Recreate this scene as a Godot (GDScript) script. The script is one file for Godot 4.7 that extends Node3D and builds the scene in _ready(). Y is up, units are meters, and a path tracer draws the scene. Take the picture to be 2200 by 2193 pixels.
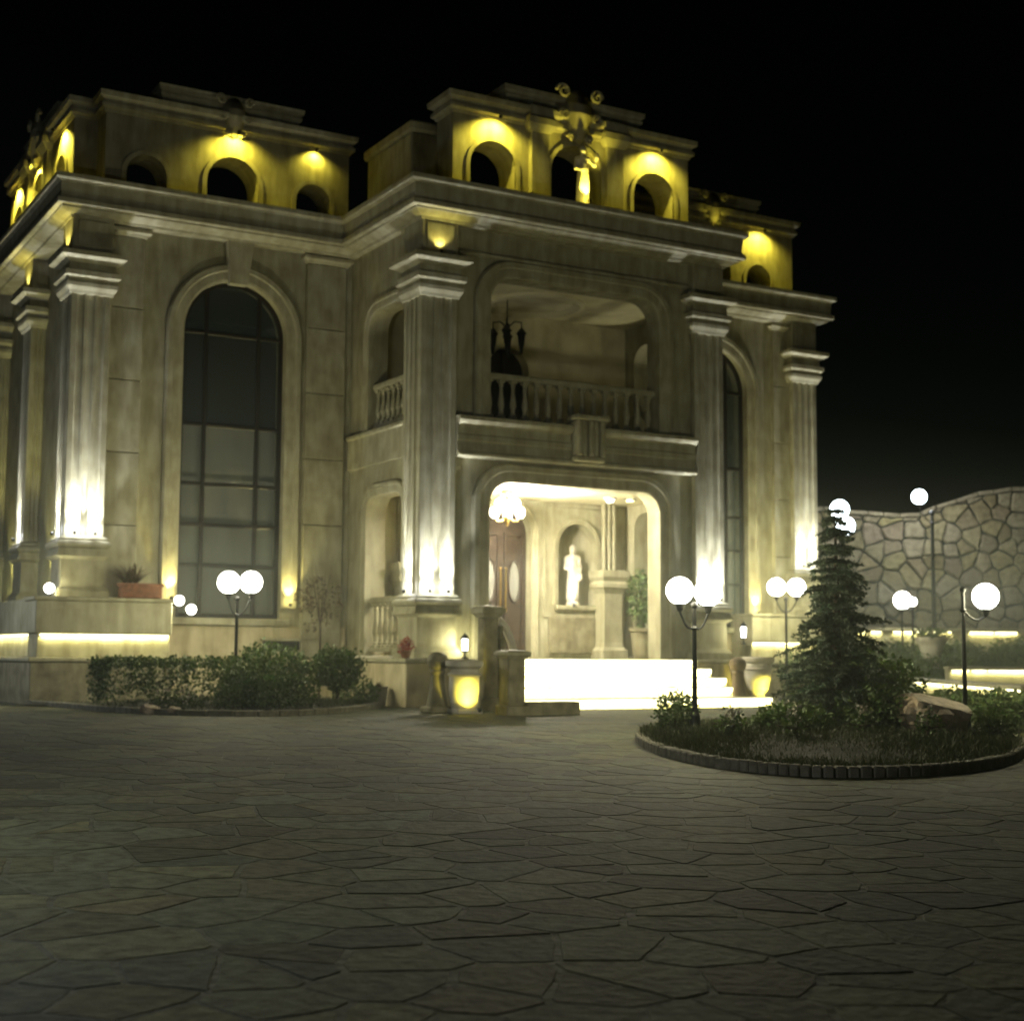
extends Node3D
# A villa at night behind a flagstone drive. Axes: x runs along the facade, z comes out of it towards the drive, y is up.

var rng := RandomNumberGenerator.new()
var M := {}
var house: Node3D
const PODIUM := 0.95
const SLOPE := 0.0227
const RIGHT := Vector3(0.8680, 0.0, 0.4965)     # along the garden walls on the far right
const AWAY := Vector3(0.4965, 0.0, -0.8680)

# ------------------------------------------------------------------ mesh building
class MB:
	var v := PackedVector3Array()
	var n := PackedVector3Array()
	var c := PackedColorArray()
	var col := Color.WHITE
	func tri(a: Vector3, b: Vector3, d: Vector3) -> void:
		var m := (d - a).cross(b - a)
		if m.length_squared() < 1e-16:
			return
		m = m.normalized()
		v.append(a); v.append(b); v.append(d)
		n.append(m); n.append(m); n.append(m)
		c.append(col); c.append(col); c.append(col)
	func quad(a: Vector3, b: Vector3, d: Vector3, e: Vector3) -> void:
		tri(a, b, d); tri(a, d, e)
	func stri(a: Vector3, b: Vector3, d: Vector3, na: Vector3, nb: Vector3, nd: Vector3) -> void:
		v.append(a); n.append(na); c.append(col)
		if (d - a).cross(b - a).dot(na + nb + nd) < 0.0:
			v.append(d); v.append(b); n.append(nd); n.append(nb)
		else:
			v.append(b); v.append(d); n.append(nb); n.append(nd)
		c.append(col); c.append(col)
	func box(x0: float, x1: float, y0: float, y1: float, z0: float, z1: float, bev := 0.012) -> void:
		var lo := Vector3(minf(x0, x1), minf(y0, y1), minf(z0, z1))
		var hi := Vector3(maxf(x0, x1), maxf(y0, y1), maxf(z0, z1))
		obox(Transform3D(Basis.IDENTITY, (lo + hi) / 2.0), hi - lo, bev)
	func obox(t: Transform3D, size: Vector3, bev := 0.012) -> void:
		var h := size / 2.0
		var b := minf(bev, minf(h.x, minf(h.y, h.z)) * 0.45)
		var q := func(sx: float, sy: float, sz: float, ax: int) -> Vector3:
			var p := Vector3(sx * (h.x - b), sy * (h.y - b), sz * (h.z - b))
			if ax == 0: p.x = sx * h.x
			elif ax == 1: p.y = sy * h.y
			else: p.z = sz * h.z
			return t * p
		var mid := t.origin
		for s: float in [-1.0, 1.0]:
			oq(mid, q.call(s, -1, -1, 0), q.call(s, 1, -1, 0), q.call(s, 1, 1, 0), q.call(s, -1, 1, 0))
			oq(mid, q.call(-1, s, -1, 1), q.call(1, s, -1, 1), q.call(1, s, 1, 1), q.call(-1, s, 1, 1))
			oq(mid, q.call(-1, -1, s, 2), q.call(1, -1, s, 2), q.call(1, 1, s, 2), q.call(-1, 1, s, 2))
			for u: float in [-1.0, 1.0]:
				oq(mid, q.call(s, u, -1, 0), q.call(s, u, 1, 0), q.call(s, u, 1, 1), q.call(s, u, -1, 1))
				oq(mid, q.call(s, -1, u, 0), q.call(s, 1, u, 0), q.call(s, 1, u, 2), q.call(s, -1, u, 2))
				oq(mid, q.call(-1, s, u, 1), q.call(1, s, u, 1), q.call(1, s, u, 2), q.call(-1, s, u, 2))
				for w: float in [-1.0, 1.0]:
					ot(mid, q.call(s, u, w, 0), q.call(s, u, w, 1), q.call(s, u, w, 2))
	func ot(mid: Vector3, a: Vector3, b: Vector3, d: Vector3) -> void:   # a triangle that faces away from mid
		if (d - a).cross(b - a).dot((a + b + d) / 3.0 - mid) < 0.0:
			tri(a, d, b)
		else:
			tri(a, b, d)
	func oq(mid: Vector3, a: Vector3, b: Vector3, d: Vector3, e: Vector3) -> void:
		ot(mid, a, b, d); ot(mid, a, d, e)
	func lathe(at: Vector3, prof: Array, seg := 20, smooth := true, squash := 1.0) -> void:
		for i in prof.size() - 1:
			var p: Vector2 = prof[i]
			var r: Vector2 = prof[i + 1]
			var d := r - p
			var nn := Vector2(d.y, -d.x).normalized()
			for k in seg:
				var a0 := TAU * k / seg
				var a1 := TAU * (k + 1) / seg
				var e0 := Vector3(cos(a0), 0, sin(a0) * squash)
				var e1 := Vector3(cos(a1), 0, sin(a1) * squash)
				var A := at + e0 * p.x + Vector3.UP * p.y
				var B := at + e1 * p.x + Vector3.UP * p.y
				var C := at + e1 * r.x + Vector3.UP * r.y
				var D := at + e0 * r.x + Vector3.UP * r.y
				var n0 := (e0 * nn.x + Vector3.UP * nn.y)
				var n1 := (e1 * nn.x + Vector3.UP * nn.y)
				if not smooth:
					n0 = ((n0 + n1) / 2.0).normalized(); n1 = n0
				if p.x > 1e-5: stri(A, B, C, n0, n1, n1)
				if r.x > 1e-5: stri(A, C, D, n0, n1, n0)
	func ball(at: Vector3, r: float, seg := 16, sy := 1.0) -> void:
		var pr := []
		for i in seg / 2 + 1:
			var a := -PI / 2 + PI * i / (seg / 2)
			pr.append(Vector2(maxf(0.0, r * cos(a)), r * sy * sin(a)))
		for i in pr.size() - 1:
			for k in seg:
				var P := []
				for w in [[i, k], [i, k + 1], [i + 1, k + 1], [i + 1, k]]:
					var e: float = TAU * w[1] / seg
					P.append(Vector3(cos(e) * pr[w[0]].x, pr[w[0]].y, sin(e) * pr[w[0]].x))
				if pr[i].x > 1e-6: stri(at + P[0], at + P[1], at + P[2], P[0].normalized(), P[1].normalized(), P[2].normalized())
				if pr[i + 1].x > 1e-6: stri(at + P[0], at + P[2], at + P[3], P[0].normalized(), P[2].normalized(), P[3].normalized())
	func tube(pts: Array, radii: Array, seg := 8) -> void:
		var rings := []
		var dirs := []
		var side := Vector3.ZERO
		for i in pts.size():
			var d: Vector3 = (pts[mini(i + 1, pts.size() - 1)] - pts[maxi(i - 1, 0)]).normalized()
			if side == Vector3.ZERO:
				side = d.cross(Vector3.UP if absf(d.y) < 0.9 else Vector3.RIGHT).normalized()
			side = (side - d * side.dot(d)).normalized()
			var up := d.cross(side)
			var ring := []
			for k in seg:
				ring.append(side * cos(TAU * k / seg) + up * sin(TAU * k / seg))
			rings.append(ring); dirs.append(d)
		for i in pts.size() - 1:
			var r0: float = radii[mini(i, radii.size() - 1)]
			var r1: float = radii[mini(i + 1, radii.size() - 1)]
			for k in seg:
				var k2 := (k + 1) % seg
				var a: Vector3 = rings[i][k]; var b: Vector3 = rings[i][k2]
				var e: Vector3 = rings[i + 1][k2]; var f: Vector3 = rings[i + 1][k]
				stri(pts[i] + a * r0, pts[i] + b * r0, pts[i + 1] + e * r1, a, b, e)
				stri(pts[i] + a * r0, pts[i + 1] + e * r1, pts[i + 1] + f * r1, a, e, f)
		for end in [0, pts.size() - 1]:
			var r: float = radii[mini(end, radii.size() - 1)]
			var s: float = -1.0 if end == 0 else 1.0
			for k in seg:
				ot(pts[end] - dirs[end] * s, pts[end], pts[end] + rings[end][k] * r, pts[end] + rings[end][(k + 1) % seg] * r)
	func commit() -> ArrayMesh:
		var a := []
		a.resize(Mesh.ARRAY_MAX)
		a[Mesh.ARRAY_VERTEX] = v; a[Mesh.ARRAY_NORMAL] = n; a[Mesh.ARRAY_COLOR] = c
		var m := ArrayMesh.new()
		m.add_surface_from_arrays(Mesh.PRIMITIVE_TRIANGLES, a)
		return m

func sweep(mb: MB, path: Array, prof: Array, place: Callable, closed := false) -> void:
	# profile points are (offset along the path's outward normal, height); outward is to the left of travel turned by (-dy, dx)
	var k := path.size()
	var nm := []
	for i in k:
		var a: Vector2 = path[(i - 1 + k) % k]; var b: Vector2 = path[i]; var d: Vector2 = path[(i + 1) % k]
		var n0 := Vector2(-(b - a).y, (b - a).x).normalized()
		var n1 := Vector2(-(d - b).y, (d - b).x).normalized()
		if not closed and i == 0: n0 = n1
		if not closed and i == k - 1: n1 = n0
		var m := n0 + n1
		nm.append(m / maxf(0.3, m.length_squared() / 2.0))
	var mid := Vector2.ZERO
	for q: Vector2 in prof: mid += q / prof.size()
	for i in (k if closed else k - 1):
		var j := (i + 1) % k
		for s in prof.size() - 1:
			var P: Vector2 = prof[s]; var Q: Vector2 = prof[s + 1]
			var A: Vector3 = place.call(path[i] + nm[i] * P.x, P.y)
			var B: Vector3 = place.call(path[j] + nm[j] * P.x, P.y)
			var C: Vector3 = place.call(path[j] + nm[j] * Q.x, Q.y)
			var D: Vector3 = place.call(path[i] + nm[i] * Q.x, Q.y)
			var inside: Vector3 = place.call((path[i] + path[j]) / 2.0 + (nm[i] + nm[j]) / 2.0 * (mid.x - 0.12), mid.y)
			mb.oq(inside, A, B, C, D)
	if not closed:
		for e in [0, k - 1]:
			var ctr: Vector3 = place.call(path[e] + nm[e] * mid.x, mid.y)
			for s in prof.size() - 1:
				mb.tri(ctr, place.call(path[e] + nm[e] * prof[s].x, prof[s].y), place.call(path[e] + nm[e] * prof[s + 1].x, prof[s + 1].y))

func straight(u: float, w: float, z: float) -> Vector3: return Vector3(u, w, z)
func on_plan(q: Vector2, h: float) -> Vector3: return Vector3(q.x, h, q.y)
func on_front(q: Vector2, h: float) -> Vector3: return Vector3(q.x, q.y, h)

func ring(mb: MB, x0: float, x1: float, z0: float, z1: float, prof: Array) -> void:
	sweep(mb, [Vector2(x0, z0), Vector2(x0, z1), Vector2(x1, z1), Vector2(x1, z0)], prof, on_plan, true)

func arch(xc: float, r: float, y0: float, ys: float, n := 20) -> Array:
	var p := [Vector2(xc - r, y0)]
	for i in n + 1:
		var a := PI - PI * i / n
		p.append(Vector2(xc + r * cos(a), ys + r * sin(a)))
	p.append(Vector2(xc + r, y0))
	return p

func rounded(x0: float, x1: float, y0: float, y1: float, r: float, n := 8) -> Array:
	var p := [Vector2(x0, y0)]
	for i in n + 1:
		var a := PI - PI / 2 * i / n
		p.append(Vector2(x0 + r + r * cos(a), y1 - r + r * sin(a)))
	for i in n + 1:
		var a := PI / 2 - PI / 2 * i / n
		p.append(Vector2(x1 - r + r * cos(a), y1 - r + r * sin(a)))
	p.append(Vector2(x1, y0))
	return p

func wall(mb: MB, x0: float, x1: float, y0: float, y1: float, zf: float, zb: float, holes: Array, place = null) -> void:
	var T: Callable = place if place != null else straight
	for z: float in [zf, zb]:
		var at: float = x0
		for h: Array in holes:
			var l: Vector2 = h[0]; var r: Vector2 = h[-1]
			mb.quad(T.call(at, y0, z), T.call(at, y1, z), T.call(l.x, y1, z), T.call(l.x, y0, z))
			if l.y > y0: mb.quad(T.call(l.x, y0, z), T.call(l.x, l.y, z), T.call(r.x, l.y, z), T.call(r.x, y0, z))
			for i in range(1, h.size() - 2):
				mb.quad(T.call(h[i].x, h[i].y, z), T.call(h[i].x, y1, z), T.call(h[i + 1].x, y1, z), T.call(h[i + 1].x, h[i + 1].y, z))
			at = r.x
		mb.quad(T.call(at, y0, z), T.call(at, y1, z), T.call(x1, y1, z), T.call(x1, y0, z))
	for h: Array in holes:
		for i in h.size() - 1:
			mb.quad(T.call(h[i].x, h[i].y, zf), T.call(h[i + 1].x, h[i + 1].y, zf), T.call(h[i + 1].x, h[i + 1].y, zb), T.call(h[i].x, h[i].y, zb))
		if h[0].y > y0: mb.quad(T.call(h[0].x, h[0].y, zf), T.call(h[-1].x, h[0].y, zf), T.call(h[-1].x, h[0].y, zb), T.call(h[0].x, h[0].y, zb))
	mb.quad(T.call(x0, y0, zf), T.call(x0, y1, zf), T.call(x0, y1, zb), T.call(x0, y0, zb))
	mb.quad(T.call(x1, y0, zf), T.call(x1, y1, zf), T.call(x1, y1, zb), T.call(x1, y0, zb))
	mb.quad(T.call(x0, y1, zf), T.call(x1, y1, zf), T.call(x1, y1, zb), T.call(x0, y1, zb))
	mb.quad(T.call(x0, y0, zf), T.call(x1, y0, zf), T.call(x1, y0, zb), T.call(x0, y0, zb))

func sheet(mb: MB, h: Array, z: float) -> void:      # the flat filling of an opening
	for i in range(1, h.size() - 2):
		mb.quad(Vector3(h[i].x, h[0].y, z), Vector3(h[i].x, h[i].y, z), Vector3(h[i + 1].x, h[i + 1].y, z), Vector3(h[i + 1].x, h[0].y, z))

# a smooth body from tapered bones [a, b, radius at a, radius at b], meshed as surface nets
func body(bones: Array, cell: float, k: float) -> ArrayMesh:
	var lo := Vector3.ONE * 1e9
	var hi := -lo
	for b in bones:
		var r: float = maxf(b[2], b[3]) + 0.05
		for e in [b[0], b[1]]:
			lo = lo.min(e - Vector3.ONE * r); hi = hi.max(e + Vector3.ONE * r)
	var nx := int((hi.x - lo.x) / cell) + 2
	var ny := int((hi.y - lo.y) / cell) + 2
	var nz := int((hi.z - lo.z) / cell) + 2
	var g := PackedFloat32Array()
	g.resize(nx * ny * nz)
	for b in bones:
		var m: float = maxf(b[2], b[3]) + 3.0 / k
		var p0: Vector3 = ((b[0] as Vector3).min(b[1]) - Vector3.ONE * m - lo) / cell
		var p1: Vector3 = ((b[0] as Vector3).max(b[1]) + Vector3.ONE * m - lo) / cell
		var ab: Vector3 = b[1] - b[0]
		var l2 := maxf(ab.length_squared(), 1e-9)
		for x in range(maxi(0, int(p0.x)), mini(nx, int(p1.x) + 2)):
			for y in range(maxi(0, int(p0.y)), mini(ny, int(p1.y) + 2)):
				for z in range(maxi(0, int(p0.z)), mini(nz, int(p1.z) + 2)):
					var q: Vector3 = lo + Vector3(x, y, z) * cell - b[0]
					var t := clampf(q.dot(ab) / l2, 0.0, 1.0)
					g[(x * ny + y) * nz + z] += exp(-k * ((q - ab * t).length() - lerpf(b[2], b[3], t)))
	var at := func(x: int, y: int, z: int) -> float: return g[(x * ny + y) * nz + z] - 1.0
	var vert := {}
	for x in nx - 1:
		for y in ny - 1:
			for z in nz - 1:
				var s := Vector3.ZERO
				var cnt := 0
				var base := (x * ny + y) * nz + z
				var some := 0
				for o in [0, 1, nz, nz + 1, ny * nz, ny * nz + 1, ny * nz + nz, ny * nz + nz + 1]:
					some += 1 if g[base + o] > 1.0 else 0
				if some == 0 or some == 8: continue
				for e in [[0,0,0,1,0,0],[0,1,0,1,1,0],[0,0,1,1,0,1],[0,1,1,1,1,1],[0,0,0,0,1,0],[1,0,0,1,1,0],[0,0,1,0,1,1],[1,0,1,1,1,1],[0,0,0,0,0,1],[1,0,0,1,0,1],[0,1,0,0,1,1],[1,1,0,1,1,1]]:
					var f0: float = log(maxf(1e-6, at.call(x + e[0], y + e[1], z + e[2]) + 1.0))
					var f1: float = log(maxf(1e-6, at.call(x + e[3], y + e[4], z + e[5]) + 1.0))
					if (f0 > 0) != (f1 > 0):
						s += Vector3(e[0], e[1], e[2]).lerp(Vector3(e[3], e[4], e[5]), f0 / (f0 - f1)); cnt += 1
				vert[base] = lo + (Vector3(x, y, z) + s / cnt) * cell
	var mb := MB.new()
	var nrm := func(p: Vector3) -> Vector3:
		var q := (p - lo) / cell
		var x := clampi(int(q.x + 0.5), 1, nx - 2); var y := clampi(int(q.y + 0.5), 1, ny - 2); var z := clampi(int(q.z + 0.5), 1, nz - 2)
		return Vector3(log(1e-6 + g[((x - 1) * ny + y) * nz + z]) - log(1e-6 + g[((x + 1) * ny + y) * nz + z]), log(1e-6 + g[(x * ny + y - 1) * nz + z]) - log(1e-6 + g[(x * ny + y + 1) * nz + z]), log(1e-6 + g[(x * ny + y) * nz + z - 1]) - log(1e-6 + g[(x * ny + y) * nz + z + 1])).normalized()
	for base: int in vert:
		var z := base % nz
		var y := (base / nz) % ny
		var x := base / (ny * nz)
		for ax in 3:
			var step: int = [ny * nz, nz, 1][ax]
			var o: Array = [[nz, 1], [ny * nz, 1], [ny * nz, nz]][ax]
			if (g[base] > 1.0) == (g[base + step] > 1.0): continue
			var ids := [base, base - o[0], base - o[0] - o[1], base - o[1]]
			if not (vert.has(ids[1]) and vert.has(ids[2]) and vert.has(ids[3])): continue
			var P := ids.map(func(i): return vert[i])
			var N := P.map(func(p): return nrm.call(p))
			mb.stri(P[0], P[1], P[2], N[0], N[1], N[2])
			mb.stri(P[0], P[2], P[3], N[0], N[2], N[3])
	return mb.commit()

# ------------------------------------------------------------------ naming
var taken := {}
func numbered(called: String) -> String:
	var k: int = taken.get(called, 0)
	taken[called] = k + 1
	return called if k == 0 else "%s_%03d" % [called, k]

func put(called: String, shape, mat: Material, parent: Node3D) -> MeshInstance3D:      # a part
	var o := MeshInstance3D.new()
	o.mesh = shape.commit() if shape is MB else shape
	o.material_override = mat
	var k := 0
	o.name = called
	while parent.has_node(NodePath(o.name)):
		k += 1
		o.name = "%s_%03d" % [called, k]
	parent.add_child(o, true)
	return o

func tag(o: Node, label: String, category: String, group := "", kind := "") -> void:
	if label: o.set_meta("label", label)
	if category: o.set_meta("category", category)
	if group: o.set_meta("group", group)
	if kind: o.set_meta("kind", kind)

func thing(called: String, label: String, category: String, at := Vector3.ZERO, turn := 0.0, group := "") -> Node3D:
	var o := Node3D.new()
	o.name = numbered(called)
	add_child(o, true)
	o.position = at
	o.rotation.y = turn
	tag(o, label, category, group)
	return o

func solo(called: String, shape, mat: Material, label: String, category: String, at := Vector3.ZERO, group := "") -> MeshInstance3D:
	var o := MeshInstance3D.new()
	o.name = numbered(called)
	o.mesh = shape.commit() if shape is MB else shape
	o.material_override = mat
	add_child(o, true)
	o.position = at
	tag(o, label, category, group)
	return o

func struct(called: String, shape, mat: Material) -> MeshInstance3D:
	var o := MeshInstance3D.new()
	o.name = numbered(called)
	o.mesh = shape.commit() if shape is MB else shape
	o.material_override = mat
	add_child(o, true)
	o.set_meta("kind", "structure")
	return o

# ------------------------------------------------------------------ materials
func lin(r: float, g: float, b: float) -> Color:
	return Color(r, g, b).linear_to_srgb()

func noise_tex(freq: float, stops: Array, sd: int, size := 512, octaves := 5) -> NoiseTexture2D:
	var f := FastNoiseLite.new()
	f.seed = sd
	f.noise_type = FastNoiseLite.TYPE_SIMPLEX_SMOOTH
	f.frequency = freq
	f.fractal_octaves = octaves
	var g := Gradient.new()
	g.offsets = PackedFloat32Array(stops.map(func(s): return s[0]))
	g.colors = PackedColorArray(stops.map(func(s): return s[1]))
	var t := NoiseTexture2D.new()
	t.width = size; t.height = size; t.seamless = true
	t.noise = f
	t.color_ramp = g
	return t

func mat(name: String, color: Color, rough := 0.8, tex: Texture2D = null, scale := 0.5, bump: Texture2D = null, depth := 1.0, metal := 0.0) -> StandardMaterial3D:
	var m := StandardMaterial3D.new()
	m.resource_name = name
	m.albedo_color = color
	m.roughness = rough
	m.metallic = metal
	if tex or bump:
		m.uv1_triplanar = true
		m.uv1_world_triplanar = true
		m.uv1_scale = Vector3.ONE * scale
	if tex: m.albedo_texture = tex
	if bump:
		m.heightmap_enabled = true
		m.heightmap_texture = bump
		m.heightmap_scale = depth
	M[name] = m
	return m

func glow(name: String, color: Color, energy: float) -> StandardMaterial3D:
	var m := mat(name, lin(0.8, 0.8, 0.78), 0.4)
	m.emission_enabled = true
	m.emission = color
	m.emission_energy_multiplier = energy
	return m

func wear(m: StandardMaterial3D, tex: Texture2D, scale: Vector3) -> void:      # stains and grit, multiplied over the base colour
	m.detail_enabled = true
	m.detail_albedo = tex
	m.detail_blend_mode = BaseMaterial3D.BLEND_MODE_MUL
	m.detail_uv_layer = BaseMaterial3D.DETAIL_UV_2
	m.uv2_triplanar = true
	m.uv2_world_triplanar = true
	m.uv2_scale = scale

func materials() -> void:
	var blotch := noise_tex(0.006, [[0.0, Color(0.82, 0.80, 0.76)], [0.45, Color(0.92, 0.91, 0.89)], [1.0, Color(1, 1, 1)]], 3)
	var grain := noise_tex(0.03, [[0.0, Color(0.25, 0.25, 0.25)], [1.0, Color(1, 1, 1)]], 5)
	var streak := noise_tex(0.012, [[0.0, Color(0.62, 0.6, 0.56)], [0.5, Color(0.86, 0.85, 0.83)], [1.0, Color(1, 1, 1)]], 9)
	var rough_stone := noise_tex(0.02, [[0.0, Color(0.1, 0.1, 0.1)], [1.0, Color(1, 1, 1)]], 11)
	mat("stone", lin(0.40, 0.388, 0.27), 0.75, blotch, 0.35, grain, 0.25)
	mat("stone_smooth", lin(0.43, 0.417, 0.295), 0.7, blotch, 0.5, grain, 0.15)
	mat("stone_base", lin(0.35, 0.325, 0.215), 0.8, streak, 0.4, rough_stone, 0.5)
	mat("plaster", lin(0.74, 0.70, 0.48), 0.85, blotch, 0.3)
	mat("paving_soil", lin(0.13, 0.138, 0.068), 0.85, streak, 0.6, rough_stone, 1.0)
	var f: StandardMaterial3D = mat("flagstone", lin(1, 1, 1), 0.82, streak, 0.9, rough_stone, 0.55)
	f.metallic_specular = 0.36
	f.vertex_color_use_as_albedo = true
	mat("soil", lin(0.022, 0.019, 0.011), 0.98, streak, 1.2, rough_stone, 2.0)
	mat("kerb", lin(0.42, 0.40, 0.30), 0.85, streak, 0.9, rough_stone, 0.8)
	mat("rubble", lin(0.47, 0.42, 0.275), 0.88, streak, 0.7, rough_stone, 1.6)
	(M.rubble as StandardMaterial3D).vertex_color_use_as_albedo = true
	mat("mortar", lin(0.03, 0.03, 0.018), 0.95, streak, 0.7)
	mat("boulder", lin(0.62, 0.50, 0.38), 0.85, streak, 0.9, rough_stone, 2.5)
	mat("lamplit_stone", lin(0.60, 0.54, 0.36), 0.75, blotch, 0.4, grain, 0.2)  # paler than the villa's stone: lamp glare is put into the colour
	mat("brown_stone", lin(0.20, 0.15, 0.09), 0.85, blotch, 0.9)
	mat("roofing", lin(0.10, 0.10, 0.09), 0.95)
	mat("white_stone", lin(0.66, 0.64, 0.56), 0.6, blotch, 0.9)
	mat("iron", lin(0.012, 0.012, 0.011), 0.45, null, 1.0, null, 1.0, 0.4)
	mat("frame", lin(0.02, 0.018, 0.014), 0.4)
	mat("wood", lin(0.06, 0.04, 0.024), 0.45, noise_tex(0.01, [[0.0, Color(0.5, 0.45, 0.42)], [1.0, Color(1, 1, 1)]], 21), 1.2)
	mat("brass", lin(0.55, 0.40, 0.14), 0.28, null, 1.0, null, 1.0, 1.0)
	mat("terracotta", lin(0.22, 0.092, 0.045), 0.8, streak, 1.3)
	mat("grey_plastic", lin(0.25, 0.24, 0.21), 0.6)
	mat("bark", lin(0.07, 0.05, 0.032), 0.95, streak, 2.0)
	mat("curtain", lin(0.17, 0.17, 0.15), 0.95)
	mat("room", lin(0.03, 0.029, 0.024), 0.9)
	mat("petal", lin(0.40, 0.36, 0.29), 0.8)
	mat("red_petal", lin(0.30, 0.03, 0.02), 0.8)
	for k in [["leaf", 0.31, 0.50, 0.12], ["needle", 0.17, 0.26, 0.15], ["dry_leaf", 0.30, 0.20, 0.10], ["grass", 0.20, 0.24, 0.08]]:
		var m: StandardMaterial3D = mat(k[0], lin(k[1], k[2], k[3]), 0.6)
		m.vertex_color_use_as_albedo = true
		m.backlight_enabled = true
		m.backlight = lin(0.3, 0.3, 0.2)
	var stain := noise_tex(0.02, [[0.0, Color(0.83, 0.82, 0.77)], [0.5, Color(0.95, 0.95, 0.93)], [0.75, Color(1, 1, 1)], [1.0, Color(1, 1, 1)]], 41)
	for n: String in ["stone", "stone_smooth", "stone_base", "lamplit_stone"]:
		wear(M[n], stain, Vector3(0.38, 0.09, 0.38))
	var speck := noise_tex(0.09, [[0.0, Color(0.45, 0.44, 0.42)], [0.4, Color(0.85, 0.85, 0.84)], [1.0, Color(1, 1, 1)]], 43)
	for n: String in ["flagstone", "paving_soil", "kerb", "rubble"]:
		wear(M[n], speck, Vector3.ONE * 1.7)
	var glass := mat("glass", Color(0.55, 0.6, 0.58, 0.14), 0.04)
	glass.transparency = BaseMaterial3D.TRANSPARENCY_ALPHA
	glow("globe_glow", Color(1.0, 0.985, 0.94), 9.0)
	glow("cool_globe_glow", Color(0.9, 0.97, 1.0), 9.0)
	glow("strip_glow", Color(1.0, 0.965, 0.72), 4.0)
	glow("white_lens", Color(1.0, 0.99, 0.96), 5.0)
	glow("yellow_lens", Color(1.0, 0.82, 0.18), 3.0)
	glow("bulb_glow", Color(1.0, 0.95, 0.84), 7.0)

# ------------------------------------------------------------------ lights
func omni(parent: Node3D, at: Vector3, e: float, color: Color, size := 0.1) -> void:
	var l := OmniLight3D.new()
	l.name = "omni"
	l.light_color = color; l.light_energy = e; l.light_size = size
	l.omni_range = 40.0; l.omni_attenuation = 2.0
	l.shadow_enabled = true
	parent.add_child(l, true)
	l.position = at

func spot(parent: Node3D, at: Vector3, towards: Vector3, e: float, color: Color, angle := 30.0, soft := 0.8) -> void:
	var l := SpotLight3D.new()
	l.name = "spot"
	l.light_color = color; l.light_energy = e; l.light_size = 0.03
	l.spot_range = 25.0; l.spot_attenuation = 2.0
	l.spot_angle = angle; l.spot_angle_attenuation = soft
	l.shadow_enabled = true
	parent.add_child(l, true)
	l.position = at
	l.basis = Basis.looking_at(towards.normalized(), Vector3.UP if absf(towards.normalized().y) < 0.95 else Vector3.FORWARD)

func bar(parent: Node3D, at: Vector3, along: Vector3, facing: Vector3, length: float, width: float, e: float, color: Color) -> void:
	var l := AreaLight3D.new()
	l.name = "area"
	l.light_color = color; l.light_energy = e
	l.area_size = Vector2(length, width)
	l.area_range = 20.0
	l.shadow_enabled = true
	parent.add_child(l, true)
	var x := along.normalized()
	var z := -facing.normalized()
	l.transform = Transform3D(Basis(x, z.cross(x), z), at)

const WHITE := Color(0.97, 0.975, 1.0)
const WARM := Color(1.0, 0.96, 0.86)
const YELLOW := Color(1.0, 0.92, 0.34)
const LED := Color(1.0, 0.95, 0.66)
const GLOBE := Color(1.0, 0.965, 0.74)

var can: ArrayMesh
var lens: ArrayMesh
func fixture(label: String, group: String, at: Vector3, towards: Vector3, e: float, color: Color, angle: float, yellow := false, spill := 0.0, big := 1.0) -> Node3D:
	if can == null:
		var a := MB.new()
		a.lathe(Vector3.ZERO, [Vector2(0, -0.05), Vector2(0.032, -0.05), Vector2(0.036, -0.045), Vector2(0.036, 0.018), Vector2(0.032, 0.02), Vector2(0.03, 0.0), Vector2(0, 0.0)], 14)
		can = a.commit()
		var b := MB.new()
		b.lathe(Vector3.ZERO, [Vector2(0.03, 0.004), Vector2(0.02, 0.012), Vector2(0, 0.016)], 14)
		lens = b.commit()
	var o := thing("spot_lamp", label, "spotlight", at, 0.0, group)
	var d := towards.normalized()
	var B := Basis(Quaternion(Vector3.UP, d)) if d.y > -0.999 else Basis(Vector3.RIGHT, PI)
	put("housing", can, M.iron, o).transform = Transform3D(B.scaled(Vector3.ONE * big), Vector3.ZERO)
	put("lamp_lens", lens, M.yellow_lens if yellow else M.white_lens, o).transform = Transform3D(B.scaled(Vector3.ONE * big), Vector3.ZERO)
	spot(o, d * 0.04 * big, d, e, color, angle, 0.6)
	if angle == 16.0: spot(o, d * 0.05 * big, d, 2.9, color, 36.0, 0.6)      # the lens spills round its beam
	if spill > 0.0: omni(o, d * 0.07 * big, spill, color, 0.04)
	return o

# ------------------------------------------------------------------ setting
func ground_height(z: float) -> float:
	return 0.0 if z < 4.0 else -(z - 4.0) * SLOPE

var bed_line := [Vector2(-6.95, -2.85), Vector2(-6.62, -1.6), Vector2(-6.38, 0.5), Vector2(-5.95, 2.3), Vector2(-5.0, 3.45), Vector2(-3.95, 3.5), Vector2(-2.9, 2.75), Vector2(-1.6, 1.2), Vector2(-0.95, 0.2), Vector2(-0.75, -0.9), Vector2(-0.7, -2.6)]
var island := []

func smooth_line(p: Array, closed: bool, n := 6) -> Array:
	var o := []
	var k := p.size()
	for i in (k if closed else k - 1):
		var a: Vector2 = p[(i - 1 + k) % k] if closed else p[maxi(i - 1, 0)]
		var b: Vector2 = p[i]
		var c: Vector2 = p[(i + 1) % k]
		var d: Vector2 = p[(i + 2) % k] if closed else p[mini(i + 2, k - 1)]
		for s in n:
			o.append(b.cubic_interpolate(c, a, d, float(s) / n))
	if not closed: o.append(p[-1])
	return o

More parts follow.
